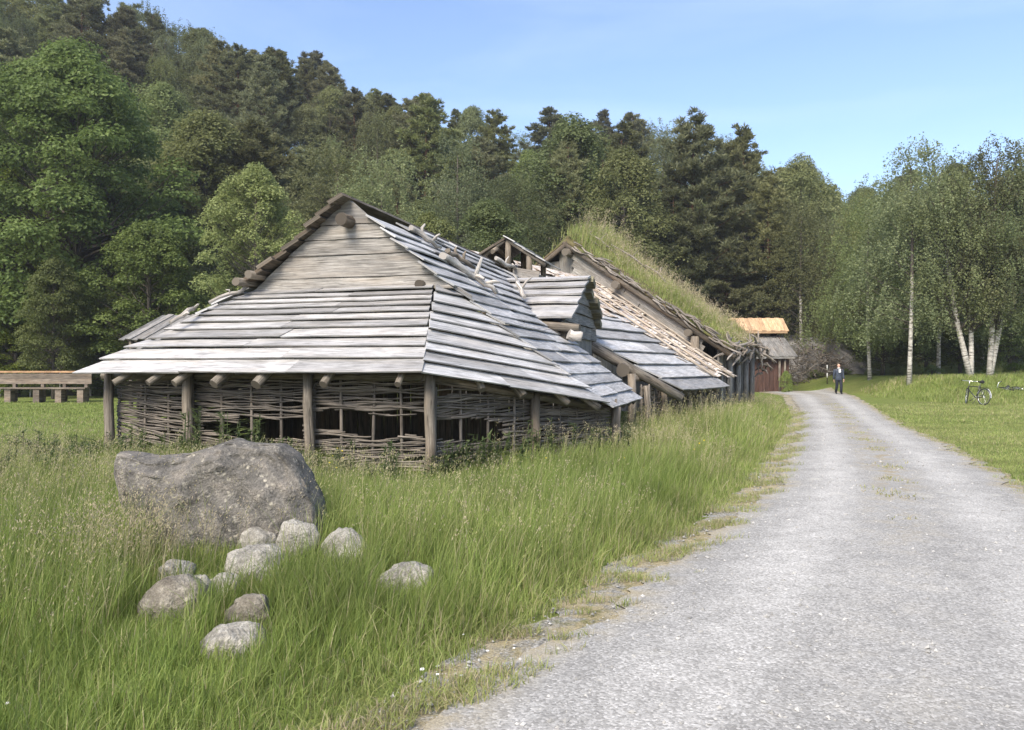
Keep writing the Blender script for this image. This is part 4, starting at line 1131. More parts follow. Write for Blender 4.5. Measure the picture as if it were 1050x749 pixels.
# ------------------------------------------------------------------ shed left behind the hut
shed = thing('open_shed', (-13.8, 32.5, 0), 'small open shed with a ribbed grey plank roof left behind the hut', 'shed')
mb = MB(); x = -15.0; k = 0
n_ = Vector((0, -1.05, 2.4)).normalized()
while x < -10.2:
    mb.board((x + .12, 30, 2.66 + .04 * (k % 2)), (x + .75, 32.4, 3.75 + .04 * (k % 2)), .25, n_, .03, rnd.random(), taper=0); x += .245; k += 1
mb.build('roof', M_WALL, shed)
mb = MB(); x = -15; n_ = Vector((0, 1.05, 2.4)).normalized()
while x < -10.2: mb.board((x + .75, 32.42, 3.74), (x + .75, 34.8, 2.66), .25, n_, .03, rnd.random()); x += .245
mb.build('roof', M_WALL, shed)
for x in (-14.6, -12.5, -10.4):
    for y in (30.2, 34.5):
        mb = MB(); mb.tube([(x, y, -.05), (x, y, 2.65)], .08, 8, .5); mb.build('post', M_LOG, shed)
mb = MB()
for k in range(7): mb.board((-14.6, 34.4, .3 + .34 * k), (-10.2, 34.4, .3 + .34 * k), .32, (0, -1, 0), .04, rnd.random())
mb.build('back_wall', M_DARKLOG, shed)

# ------------------------------------------------------------------ long bench on the left field
bench = thing('long_bench', (-21.8, 36.3, 0), 'long weathered grey wooden bench with an orange-brown top rail on the field', 'bench')
bxs = (-24.6, -19.35)
mb = MB(); mb.box(bxs[0], 36.2, 1.36, bxs[1] + .6, 36.5, 1.44, .7); mb.build('top_rail', M_BENCH, bench)
mb = MB()
for z in (1.2, .96): mb.board((bxs[0], 36.22, z), (bxs[1] + .02, 36.22, z), .235, (0, -1, 0), .05, rnd.random())
mb.build('backrest', M_TABLE, bench)
mb = MB(); mb.box(bxs[0], 35.7, .62, bxs[1], 36.2, .69, .5); mb.build('seat', M_TABLE, bench)
for x in (-24.3, -22.9, -21.6, -20.6, -19.6):
    mb = MB(); mb.box(x - .07, 36.24, -.05, x + .07, 36.4, 1.36, rnd.random()); mb.build('back_post', M_TABLE, bench)
    mb = MB(); mb.box(x - .14, 35.75, -.05, x + .14, 36.1, .62, rnd.random()); mb.build('leg', M_TABLE, bench)

# ------------------------------------------------------------------ wire fence at the wood's edge
fence = thing('wire_fence', (-24, 43, 0), 'thin wire fence on grey wooden posts along the edge of the wood', 'fence')
fx = [-33 + 1.65 * k for k in range(13)]
for x in fx:
    mb = MB(); z = gz1(x, 43.2); mb.tube([(x, 43.2, z - .1), (x + rnd.uniform(-.05, .05), 43.2, z + 1.35)], .05, 7, rnd.uniform(.6, 1)); mb.build('fence_post', M_GREY, fence)
M_WIRE = plain('galvanised_wire', (.35, .35, .34), .5, .6)
for h in (.45, .85, 1.22):
    mb = MB(); mb.tube([(x, 43.16, gz1(x, 43.2) + h) for x in fx], .008, 4); mb.build('wire', M_WIRE, fence)

# ------------------------------------------------------------------ marker post and rock at the bend
mk = thing('marker_post', (21.6, 54, gz1(21.6, 54)), 'thin white marker post with a dark band beside the far bend', 'post')
z0 = gz1(21.6, 54)
mb = MB(); mb.tube([(21.6, 54, z0 - .1), (21.6, 54, z0 + 1.28)], .035, 8); mb.build('pole', M_DARKLOG, mk)
M_WPAINT = plain('white_paint', (.75, .73, .68), .6, var=.12)
mb = MB(); mb.tube([(21.6, 54, z0 + .95), (21.6, 54, z0 + 1.3)], .045, 8); mb.build('white_band', M_WPAINT, mk)
mb = MB(); mb.tube([(21.6, 54, z0 + .42), (21.6, 54, z0 + .75)], .045, 8); mb.build('white_band', M_WPAINT, mk)
mb = MB(); mb.tube([(21.6, 54, z0 + .86), (22.3, 54.1, z0 + .86)], .018, 6); mb.build('side_rail', M_GREY, mk)
mb = MB(); mb.tube([(22.3, 54.1, z0 - .1), (22.3, 54.1, z0 + .9)], .045, 6); mb.build('end_stake', M_GREY, mk)

def crag():
    mb = MB(); c = Vector((24.6, 62.5, 0)); off = Vector((1, 7, 4))
    for v in ICO5[0]:
        n1 = noise.noise(v * 1.4 + off) * .3 + noise.noise(v * 4 + off) * .12 + noise.noise(v * 11 + off) * .05
        q = v * (1 + n1); x = q.x * 6.2; z = q.z * 3.4
        z -= .38 * max(0, x + 1)          # the slab falls away to the right
        mb.v.append((c.x + x, c.y + q.y * 4, 1.0 + z)); mb.t.append(.5)
    for f in ICO5[1]: mb.face(f, None, True)
    tag(mb.build('rock_outcrop', M_CLIFF, None, (c.x, c.y, 0)), 'bare grey rock slab sloping down behind the walking man', 'rock')
crag()

# ------------------------------------------------------------------ trees
def leaf_quads(C, N, size, rg, tint, asp=.62):
    n = len(C); N = N + 1e-6; N = N / np.linalg.norm(N, axis=1)[:, None]
    a = np.cross(N, rg.normal(0, 1, (n, 3))); a /= np.linalg.norm(a, axis=1)[:, None] + 1e-9; b = np.cross(N, a)
    s = (size * rg.uniform(.65, 1.35, n))[:, None]
    bend = N * s * .12
    V = np.stack([C - a * s * .5 - bend, C + b * s * .5 * asp, C + a * s * .5 - bend, C - b * s * .5 * asp], 1).reshape(-1, 3)
    F = np.arange(n * 4).reshape(-1, 4)
    return V, F, np.repeat(tint, 4)

M_LEAF_MAPLE = leaf('maple_leaf', (.068, .1, .02), (.115, .162, .035), (.175, .225, .058))
M_LEAF_BIRCH = leaf('birch_leaf', (.098, .12, .044), (.148, .172, .066), (.2, .22, .095))
M_LEAF_PALE = leaf('willow_leaf', (.11, .14, .04), (.17, .2, .065), (.23, .26, .095))
M_NEEDLE = leaf('pine_needle', (.09, .1, .042), (.145, .156, .066), (.21, .216, .1), .42)

def crown_deciduous(seed, H, Rr, base, nclump, rc, per, size, droop=0.):
    rg = np.random.RandomState(seed); Cs, Ns, Ts = [], [], []; limbs = []
    lob = rg.uniform(0, 6.28, 6)
    for k in range(nclump):
        f = rg.uniform(0, 1) ** .85; z = base + (H - base - rc * .4) * f
        prof = (math.sin(math.pi * min(1, (f * .86 + .13))) ** .62)
        th = rg.uniform(0, 6.28)
        rr_ = Rr * prof * (1 + .16 * math.sin(3 * th + lob[0] + 4 * f) + .12 * math.sin(5 * th + lob[1] - 6 * f))
        rad = rr_ * (rg.uniform(.25, 1) ** .45) - rc * .35
        c = np.array([math.cos(th) * rad, math.sin(th) * rad, z])
        r = rc * rg.uniform(.65, 1.3)
        m = int(per * (r / rc) ** 2)
        d = rg.normal(0, 1, (m, 3)); d[:, 2] = np.abs(d[:, 2]) * 1.1 - .35; d /= np.linalg.norm(d, axis=1)[:, None]
        q = d * (r * rg.uniform(.5, 1.08, m))[:, None] * np.array([1, 1, .62])
        q[:, 2] -= droop * (np.hypot(q[:, 0], q[:, 1]) / r) ** 2
        Cs.append(c + q); nn = d * .7 + np.array([0, 0, .55]) + rg.normal(0, .4, (m, 3)); Ns.append(nn)
        Ts.append(np.clip(rg.normal(.5, .2, m) + rg.normal(0, .12), 0, 1)); limbs.append(c)
    C = np.concatenate(Cs); N = np.concatenate(Ns); T = np.concatenate(Ts)
    return leaf_quads(C, N, np.full(len(C), size), rg, T), limbs

def crown_birch(seed, H, Rr, base, nclump, size, strand=1.2):
    rg = np.random.RandomState(seed); Cs, Ts, limbs = [], [], []
    ph = rg.uniform(0, 6.28, 4)
    for k in range(nclump):
        f = rg.uniform(0, 1); z = base + (H - base) * f
        if f > .7 and rg.uniform(0, 1) < .45: continue
        prof = math.sin(math.pi * min(1, f * .8 + .18)) ** .75 * (1 - .35 * f) + .05
        th = rg.uniform(0, 6.28); rad = Rr * prof * (rg.uniform(.15, 1) ** .55) * (1 + .22 * math.sin(2 * th + ph[0] + 5 * f) + .15 * math.sin(4 * th + ph[1]))
        c = np.array([math.cos(th) * rad, math.sin(th) * rad, z]); limbs.append(c - np.array([0, 0, .2]))
        tb = rg.normal(0, .12)
        for s in range(12):
            L = strand * rg.uniform(.4, 1.2); m = max(8, int(24 * L)); o = rg.normal(0, 1, 3) * np.array([.42, .42, .28]) * (Rr / 2.7)
            u = np.sort(rg.uniform(0, 1, m)); out = np.array([math.cos(th), math.sin(th), 0]) * .35 * L
            q = c + o + out * (u ** .5)[:, None] + np.stack([np.zeros(m), np.zeros(m), .12 - L * u ** 1.5], -1) + rg.normal(0, .07, (m, 3))
            Cs.append(q); Ts.append(np.clip(rg.normal(.5 + tb, .2, m), 0, 1))
    C = np.concatenate(Cs); T = np.concatenate(Ts); N = rg.normal(0, 1, C.shape); N[:, 2] += .5
    return leaf_quads(C, N, np.full(len(C), size), rg, T, .7), limbs

def crown_pine(seed, H, Rr, base, size=.34):
    rg = np.random.RandomState(seed); V, T = [], []; limbs = []; z = base
    while z < H:
        f = (z - base) / (H - base)
        Lm = Rr * (math.sin(math.pi * min(1, .22 + .72 * f)) ** .8) * (1.05 - .62 * f ** 2) + .2
        nb = rg.randint(3, 6) if f < .9 else 4
        for b in range(nb):
            th = rg.uniform(0, 6.28); L = Lm * rg.uniform(.55, 1.15); up = rg.uniform(-.05, .3) + .3 * f
            tipc = np.array([math.cos(th) * L, math.sin(th) * L, z + up * L]); limbs.append((np.array([0, 0, z]), tipc))
            nt_ = max(4, int(L * 7.5)); tb = rg.normal(0, .1)
            for k in range(nt_):
                s = rg.uniform(.3, 1.03); side = rg.normal(0, .26) * L * (1.15 - s) + rg.normal(0, .12)
                c = np.array([math.cos(th) * L * s - math.sin(th) * side, math.sin(th) * L * s + math.cos(th) * side, z + up * L * s + rg.normal(.04, .1)])
                m = 24; d = rg.normal(0, 1, (m, 3)); d[:, 2] = np.abs(d[:, 2]) * .9 + .1; d[:, :2] += np.array([math.cos(th), math.sin(th)]) * .5
                d /= np.linalg.norm(d, axis=1)[:, None]; a = d * (size * rg.uniform(.6, 1.2, m))[:, None]
                w = np.cross(d, rg.normal(0, 1, (m, 3))); w /= np.linalg.norm(w, axis=1)[:, None] + 1e-9; w *= size * .1
                cc = c + rg.normal(0, .05, (m, 3))
                V.append(np.stack([cc, cc + a * .5 + w, cc + a, cc + a * .5 - w], 1).reshape(-1, 3)); T.append(np.repeat(np.clip(rg.normal(.45 + tb, .22, m), 0, 1), 4))
        z += rg.uniform(.3, .55) * (1 - .3 * f)
    V = np.concatenate(V); T = np.concatenate(T)
    return (V, np.arange(len(V)).reshape(-1, 4), T), limbs

def trunk_mesh(name, H, r, mat, limbs, seed, frac=.92, bare=0, style='d', bend=.25):
    rr = random.Random(seed); mb = MB(); nf = 0; pts = []; rad = []
    bx = rr.uniform(-bend, bend); by = rr.uniform(-bend, bend)
    def axis(z): f = z / H; return Vector((bx * math.sin(f * 2.6), by * math.sin(f * 2.2 + .4) - by * .39, z))
    for i in range(9):
        f = i / 8 * frac; pts.append(axis(H * f)); rad.append(r * (1 - f) ** .8 * (1.25 if i == 0 else 1) + .015)
    pts[0].z = -.35
    mb.tube(pts, rad, 9, .5, lump=.04); nf = len(mb.f)
    for L in limbs:
        if style == 'p':
            a, b = L; a = axis(a[2]); b = Vector(b); rb = r * .22 * (1 - a.z / H) + .012
            mb.tube([a, a.lerp(b, .5) + Vector((0, 0, -.05)), b], [rb, rb * .7, .008], 5, .4, cap=False)
        else:
            b = Vector(L); z0 = max(H * (.16 + rr.uniform(0, .2)), b.z - (.9 + .5 * math.hypot(b.x, b.y)) * rr.uniform(.6, 1.1)); z0 = min(z0, H * frac * .97)
            if mat is M_BIRCH and (rr.random() < .4 or z0 > b.z): continue
            a = axis(z0)
            rb = max(.012, r * (1 - z0 / H) * .38); m = a.lerp(b, .5) + Vector((0, 0, -.08 * (b - a).length)) + Vector((rr.uniform(-.1, .1), rr.uniform(-.1, .1), 0))
            mb.tube([a, m, b], [rb, rb * .6, .008], 5, .5, cap=False)
    me = mb.mesh(name, [mat, M_TWIG] if mat is M_BIRCH else mat)
    if mat is M_BIRCH: me.polygons.foreach_set('material_index', [0] * 36 + [1] * (len(mb.f) - 36))
    return me

KINDS = {}
def reg(kind, H, crown, limbs, leafm, barkm, r, seed, **kw):
    V, F, T = crown
    cm = np_mesh('crown', V, F, T, leafm); tm = trunk_mesh('trunk', H, r, barkm, limbs, seed, **kw)
    KINDS.setdefault(kind, []).append((H, tm, cm))
for s in (1, 2):
    c, l = crown_deciduous(s, 18, 6.3, 1.6, 320, 1.1, 270, .2, .25); reg('maple', 18, c, l, M_LEAF_MAPLE, M_TRUNK, .38, s)
for s in (3, 4):
    c, l = crown_deciduous(s, 10, 3.1, 1.0, 160, .72, 190, .155, .2); reg('young', 10, c, l, M_LEAF_MAPLE, M_TRUNK, .16, s)
for s in (5, 6):
    c, l = crown_deciduous(s, 12, 3.0, .6, 230, .58, 190, .125, .35); reg('pale', 12, c, l, M_LEAF_PALE, M_TRUNK, .18, s)
for s in (11, 12, 13, 14):
    Rr = (3.0, 2.5, 3.3, 2.8)[s - 11]; bs = (3.0, 3.4, 2.8, 2.0)[s - 11]
    c, l = crown_birch(s, 13, Rr, bs, (105, 84, 118, 140)[s - 11], .102, 1.3); reg('birch', 13, c, l, M_LEAF_BIRCH, M_BIRCH, .1, s, bend=.8)
for s in (15, 16, 17):
    c, l = crown_deciduous(s, 13, 2.9, 2.6, 190, .76, 190, .145, .5); reg('broad', 13, c, l, M_LEAF_BIRCH, M_TRUNK, .17, s)
for s in (21, 22, 23, 24):
    Rr = (3.0, 2.6, 3.4, 2.3)[s - 21]; bs = (5.2, 6.2, 3.0, 7.0)[s - 21]
    c, l = crown_pine(s, 15, Rr, bs); reg('pine', 15, c, l, M_NEEDLE, M_PINEB, .2, s, style='p', frac=.99, bend=.2)
c, l = crown_pine(27, 15, 3.9, 1.6, .36); reg('bushy_pine', 15, c, l, M_NEEDLE, M_PINEB, .22, 27, style='p', frac=.99)
for s in (31, 32):
    c, l = crown_deciduous(s, 2.2, 1.5, .1, 46, .42, 80, .13, .1); reg('shrub', 2.2, c, l, M_LEAF_PALE if s == 31 else M_LEAF_MAPLE, M_TRUNK, .05, s)

trng = random.Random(77); NAME = {'maple': 'maple_tree', 'young': 'young_tree', 'pale': 'willow_tree', 'birch': 'birch_tree', 'broad': 'broadleaf_tree', 'pine': 'pine_tree', 'bushy_pine': 'pine_tree', 'shrub': 'shrub'}
def tree(kind, x, y, H, label, group=None, wide=1., var=None, rot=None):
    vs = KINDS[kind]; h0, tm, cm = vs[trng.randrange(len(vs)) if var is None else var]
    z = gz1(x, y); o = thing(NAME[kind], (x, y, z), label, 'shrub' if kind == 'shrub' else 'tree', group)
    o.rotation_euler.z = trng.uniform(0, 6.28) if rot is None else rot; s = H / h0; o.scale = (s * wide, s * wide, s)
    for nm, me in (('trunk', tm), ('crown', cm)):
        c = bpy.data.objects.new(nm, me); COL.objects.link(c); c.parent = o
    return o
def tree_at(kind, px, top, d, label, wide=1., var=None, group='trees of the wood behind the hut', rot=None):
    q = P(px, top, d); return tree(kind, q.x, d, q.z - gz1(q.x, d), label, group, wide, var, rot)

# front of the wood, left
tree_at('maple', 72, 46, 46, 'huge bright green maple filling the left of the wood', 1.02, 0)
tree_at('young', 55, 264, 40, 'slender light green sapling in front of the huge maple at the left', .8, 0)
tree_at('young', 152, 226, 42, 'dark leafy small tree between the huge maple and the hut roof', 1.05, 1)
tree_at('maple', -22, 150, 45, 'dense dark tree cut by the left edge of the picture', .85, 1)
tree_at('pale', 262, 168, 39, 'pale yellow-green willow standing just left of the hut gable', 1.02, 0)
tree_at('broad', 214, 116, 56, 'rounded grey-green tree between the huge maple and the pale willow', 1.3, 0)
tree_at('broad', 168, 84, 66, 'grey-green tree above and right of the huge maple', 1.25, 1)
tree_at('broad', 190, 235, 47, 'dark grey-green tree in the shade right of the huge maple', 1.1, 2)
tree_at('young', 110, 300, 43, 'low leafy tree under the right side of the huge maple', 1.2, 0)
tree_at('young', 15, 300, 43, 'low leafy tree under the left side of the huge maple', 1.2, 1)
tree_at('birch', 345, 148, 52, 'leafy birch rising right behind the hut gable peak', 1.25, 0)
tree_at('birch', 392, 162, 49, 'grey-green birch above the front end of the hut ridge', 1.2, 2)
tree_at('birch', 470, 138, 52, 'birch with a long white trunk above the middle of the hut ridge', .95, 1)
tree_at('broad', 500, 205, 45, 'bushy young tree just above the hut smoke vent', 1.2, 0)
tree_at('broad', 440, 216, 46, 'low bushy tree behind the middle of the hut ridge', 1.1, 1)
tree_at('broad', 585, 120, 62, 'broad round-topped tree in the middle of the wood', 1.15, 2)
tree_at('broad', 300, 180, 60, 'shaded tree filling the gap right of the pale willow', 1.1, 0)
tree_at('pine', 582, 150, 60, 'pine with an orange trunk above the turf house ridge', .9, 1)
tree_at('broad', 640, 150, 58, 'tall dull green tree behind the crest of the turf roof', 1.1, 1)
tree_at('bushy_pine', 712, 126, 62, 'big dark pine with layered boughs right above the turf roof', 1.0, 0)
tree_at('bushy_pine', 762, 138, 67, 'tall dark pine right behind the big layered pine', .85, 0)
tree_at('bushy_pine', 690, 200, 60, 'dark low-branched pine behind the middle of the turf roof', .95, 0)
tree_at('bushy_pine', 745, 235, 61, 'dark bushy pine above the lower end of the turf roof', 1.1, 0)
tree_at('broad', 822, 160, 72, 'tall leafy tree topping the skyline dip right of the dark pines', 1.1, 2)
tree_at('birch', 822, 208, 60, 'pale birch with a slim white trunk right of the barn', 1.25, 0)
tree_at('birch', 858, 225, 67, 'leaning birch behind the walking man', 1.15, 3)
tree_at('birch', 892, 205, 50, 'birch between the walking man and the right-hand birch group', 1.15, 2)
tree_at('birch', 932, 150, 44, 'white-trunked birch left of the forked birch by the bicycle', 1.1, 1)
tree_at('birch', 962, 175, 52, 'thin birch just left of the forked birch', 1.1, 0)
tree_at('birch', 905, 185, 57, 'birch with its top at the left end of the right-hand birch group', 1.05, 2)
tree_at('birch', 1062, 150, 43, 'birch cut by the right edge of the picture', 1.1, 2)
tree_at('birch', 1000, 215, 56, 'shaded birch deep behind the forked birch', 1.2, 3)

for px, top, d, lab in ((905, 300, 56, 'young leafy tree in the shade right of the walking man'), (950, 290, 55, 'young leafy tree in the shade behind the thin birch'), (985, 305, 53, 'young leafy tree in the shade behind the forked birch'), (1035, 295, 52, 'young leafy tree in the shade behind the twin-stemmed birch')):
    tree_at('young', px, top, d, lab, 1.3)

# the two leaning multi-stem birches by the bicycle
def multi_birch(px, stems, label, seeds):
    q = P(px, 389, 43); root = thing('birch_tree', (q.x, q.y, gz1(q.x, q.y)), label, 'tree', 'trees of the wood behind the hut')
    g0 = gz1(q.x, q.y)
    for (lean, leany, top, r_, s_) in stems:
        H = P(px, top, 43).z - g0
        pts = []; rad = []
        for i in range(10):
            f = i / 9; x = lean * (f ** .8) * (1 + .12 * math.sin(6 * f)); pts.append(Vector((q.x + x, q.y + leany * f, g0 - .3 * (i == 0) + H * .93 * f))); rad.append(r_ * (1 - f) ** .75 + .015)
        mb = MB(); mb.tube(pts, rad, 10, .5, lump=.05); nf = len(mb.f)
        (V, F, T), limbs = crown_birch(s_, H, 2.5, H * .3, 78, .102, 1.2)
        for L in limbs:
            b = Vector(L); f = clamp((b.z - 1.4 - .4 * math.hypot(b.x, b.y)) / H, .2, .92); k = f * 9 / .93; k = min(8.99, k); a = pts[int(k)].lerp(pts[int(k) + 1], k - int(k))
            ax = pts[min(9, int(b.z / H * 9 / .93 * .98))]; bw = Vector((ax.x + b.x, ax.y + b.y, g0 + b.z))
            mb.tube([a, a.lerp(bw, .5) + Vector((0, 0, -.1)), bw], [r_ * .3 * (1 - f) + .012, .02, .008], 5, .5, cap=False)
        tk = mb.build('trunk', [M_BIRCH, M_TWIG], root); tk.data.polygons.foreach_set('material_index', [0] * 60 + [1] * (len(mb.f) - 60))
        V = V.copy(); fz = np.clip(V[:, 2] / H, 0, 1) ** .8; V[:, 0] += q.x + lean * fz; V[:, 1] += q.y + leany * fz; V[:, 2] += g0
        put('crown', np_mesh('crown', V - np.array(WORLD[root.name]), F, T, M_LEAF_BIRCH), root)
multi_birch(996, [(-1.9, .5, 146, .15, 41), (.35, 1.0, 160, .125, 42)], 'forked birch with a strongly leaning stem right behind the standing bicycle', 0)
multi_birch(1014, [(.6, .2, 142, .145, 43), (1.9, .6, 150, .14, 44)], 'twin-stemmed bright white birch right of the forked birch', 0)

# hillside trees; tops kept under the skyline of the place
SKX = [-200, 0, 60, 130, 160, 205, 235, 262, 290, 330, 360, 400, 440, 480, 520, 548, 600, 650, 690, 720, 750, 790, 830, 850, 870, 900, 950, 1050, 1300]
SKY = [-60, -40, -25, -5, 5, 25, 52, 52, 44, 62, 82, 94, 98, 96, 112, 106, 100, 116, 132, 128, 150, 168, 168, 188, 192, 180, 165, 165, 165]
spots = []; tries = 0
while len(spots) < 285 and tries < 20000:
    tries += 1
    y = 50 + 62 * trng.random() ** .9; x = (trng.uniform(-.74, .74)) * y if len(spots) < 215 else trng.choice((-1, 1)) * trng.uniform(.74, 1.15) * y
    if x > 4 and x < 24 and y < 60: continue
    px = 525 + 808 * x / y; zg = gz1(x, y)
    if y < float(np.interp(x, [-60, -25, 5, 30, 60], [48, 50, 54, 61, 47])): continue
    if 800 < px < 890 and y < 72: continue
    if any((x - a) ** 2 + (y - b) ** 2 < (2.5 + .012 * y) ** 2 for a, b in spots): continue
    spots.append((x, y))
    upper = y > 72; k = trng.random(); left_dark = px < 330
    if px > 860 and y < 80 and trng.random() < .6: continue
    if px > 860: kind = 'birch' if k < .5 else ('broad' if k < .8 else 'pine')
    elif upper: kind = 'pine' if k < .62 else ('birch' if k < .8 else 'broad')
    else: kind = 'broad' if k < .42 else ('birch' if k < .72 else 'pine')
    H = {'pine': 15, 'birch': 13, 'broad': 12}[kind] * trng.uniform(.82, 1.15)
    sky = float(np.interp(px, SKX, SKY)) + trng.uniform(-3, 14); Hm = P(px, sky, y).z - zg
    if Hm < 6: continue
    if Hm < H or (y > 88 and trng.random() < .55 and Hm < 21): H = min(Hm, 21)
    lab = {'pine': 'dark pine among the many trees crowding the wooded hillside', 'birch': 'grey-green birch among the many trees crowding the wooded hillside', 'broad': 'dull green leafy tree among the many trees crowding the wooded hillside'}[kind]
    tree(kind, x, y, H, lab, {'pine': 'pines crowding the hillside', 'birch': 'birches crowding the hillside', 'broad': 'leafy trees crowding the hillside'}[kind], trng.uniform(.95, 1.3))

# shrubs
def shrub_at(px, top, d, label, wide=1., var=None): 
    q = P(px, top, d); tree('shrub', q.x, d, max(.5, q.z - gz1(q.x, d)), label, 'shrubs at the edge of the wood', wide, var)
shrub_at(836, 379, 58, 'low dark green bush between the barn and the marker post', 1.6, 1)
shrub_at(868, 380, 57, 'low green bush just right behind the walking man', 1.3, 1)
shrub_at(893, 377, 55, 'brownish low bush beyond the road right of the walking man', 1.3, 0)
shrub_at(806, 380, 49.5, 'thin scrubby bush at the corner of the barn', .5, 0)
shrub_at(920, 376, 52, 'rounded bush in the shade behind the left birch trunk', 1.4, 1)
shrub_at(955, 374, 50, 'leafy bush in the shade left of the forked birch', 1.4, 1)
shrub_at(1040, 372, 47, 'leafy bush behind the lying bicycle', 1.4, 1)
shrub_at(1005, 376, 50, 'bush between the stems of the two many-stemmed birches', 1.5, 1)
for px, top, d, lab in ((20, 372, 44, 'bush under the maple at the left end of the wire fence'), (95, 375, 44.5, 'bush behind the wire fence right of the bench'), (140, 360, 45, 'bush under the trees left of the open shed')):
    shrub_at(px, top, d, lab, 1.5, 1)

# brush heap on the rock
def brush():
    rr = random.Random(4); mb = MB()
    for k in range(520):
        x = rr.uniform(19.6, 24.4); y = rr.uniform(57.2, 58.8); z = rr.uniform(0, 2.9) * clamp(1.25 - abs(x - 21.6) / 3.6)
        z += gz1(x, y) * .6
        d = Vector((rr.uniform(-1, 1), rr.uniform(-.4, .4), rr.uniform(-.5, .8))).normalized() * rr.uniform(.3, 1.0)
        p = Vector((x, y, z)); mb.tube([p, p + d * .5 + Vector((0, 0, rr.uniform(-.08, .08))), p + d], [.035, .028, .012], 4, rr.random(), cap=False)
    tag(mb.build('brush_heap', M_STICK, None, (23, 61, 0)), 'wide heap of brown cut branches on the slope between barn and man', 'brushwood')
brush()

# ------------------------------------------------------------------ bicycles
M_BLACK = plain('black_paint', (.02, .02, .022), .35, .0, .5); M_RUB = plain('tyre_rubber', (.02, .02, .02), .8); M_CHR = plain('bright_metal', (.6, .6, .6), .3, .9); M_TRIM = plain('pale_grey_trim', (.45, .45, .46), .5)
def ring(mb, c, r, rr_, ax, n=36, sides=7):
    ax = Vector(ax).normalized(); a = ax.cross(Vector((0, 0, 1)) if abs(ax.z) < .9 else Vector((1, 0, 0))).normalized(); b = ax.cross(a)
    b0 = len(mb.v)
    for i in range(n):
        t = 6.28319 * i / n; e = a * math.cos(t) + b * math.sin(t)
        for j in range(sides):
            s = 6.28319 * j / sides; mb.v.append(tuple(Vector(c) + e * (r + rr_ * math.cos(s)) + ax * rr_ * math.sin(s))); mb.t.append(.5)
    for i in range(n):
        for j in range(sides):
            mb.face((b0 + i * sides + j, b0 + i * sides + (j + 1) % sides, b0 + ((i + 1) % n) * sides + (j + 1) % sides, b0 + ((i + 1) % n) * sides + j), None, True)
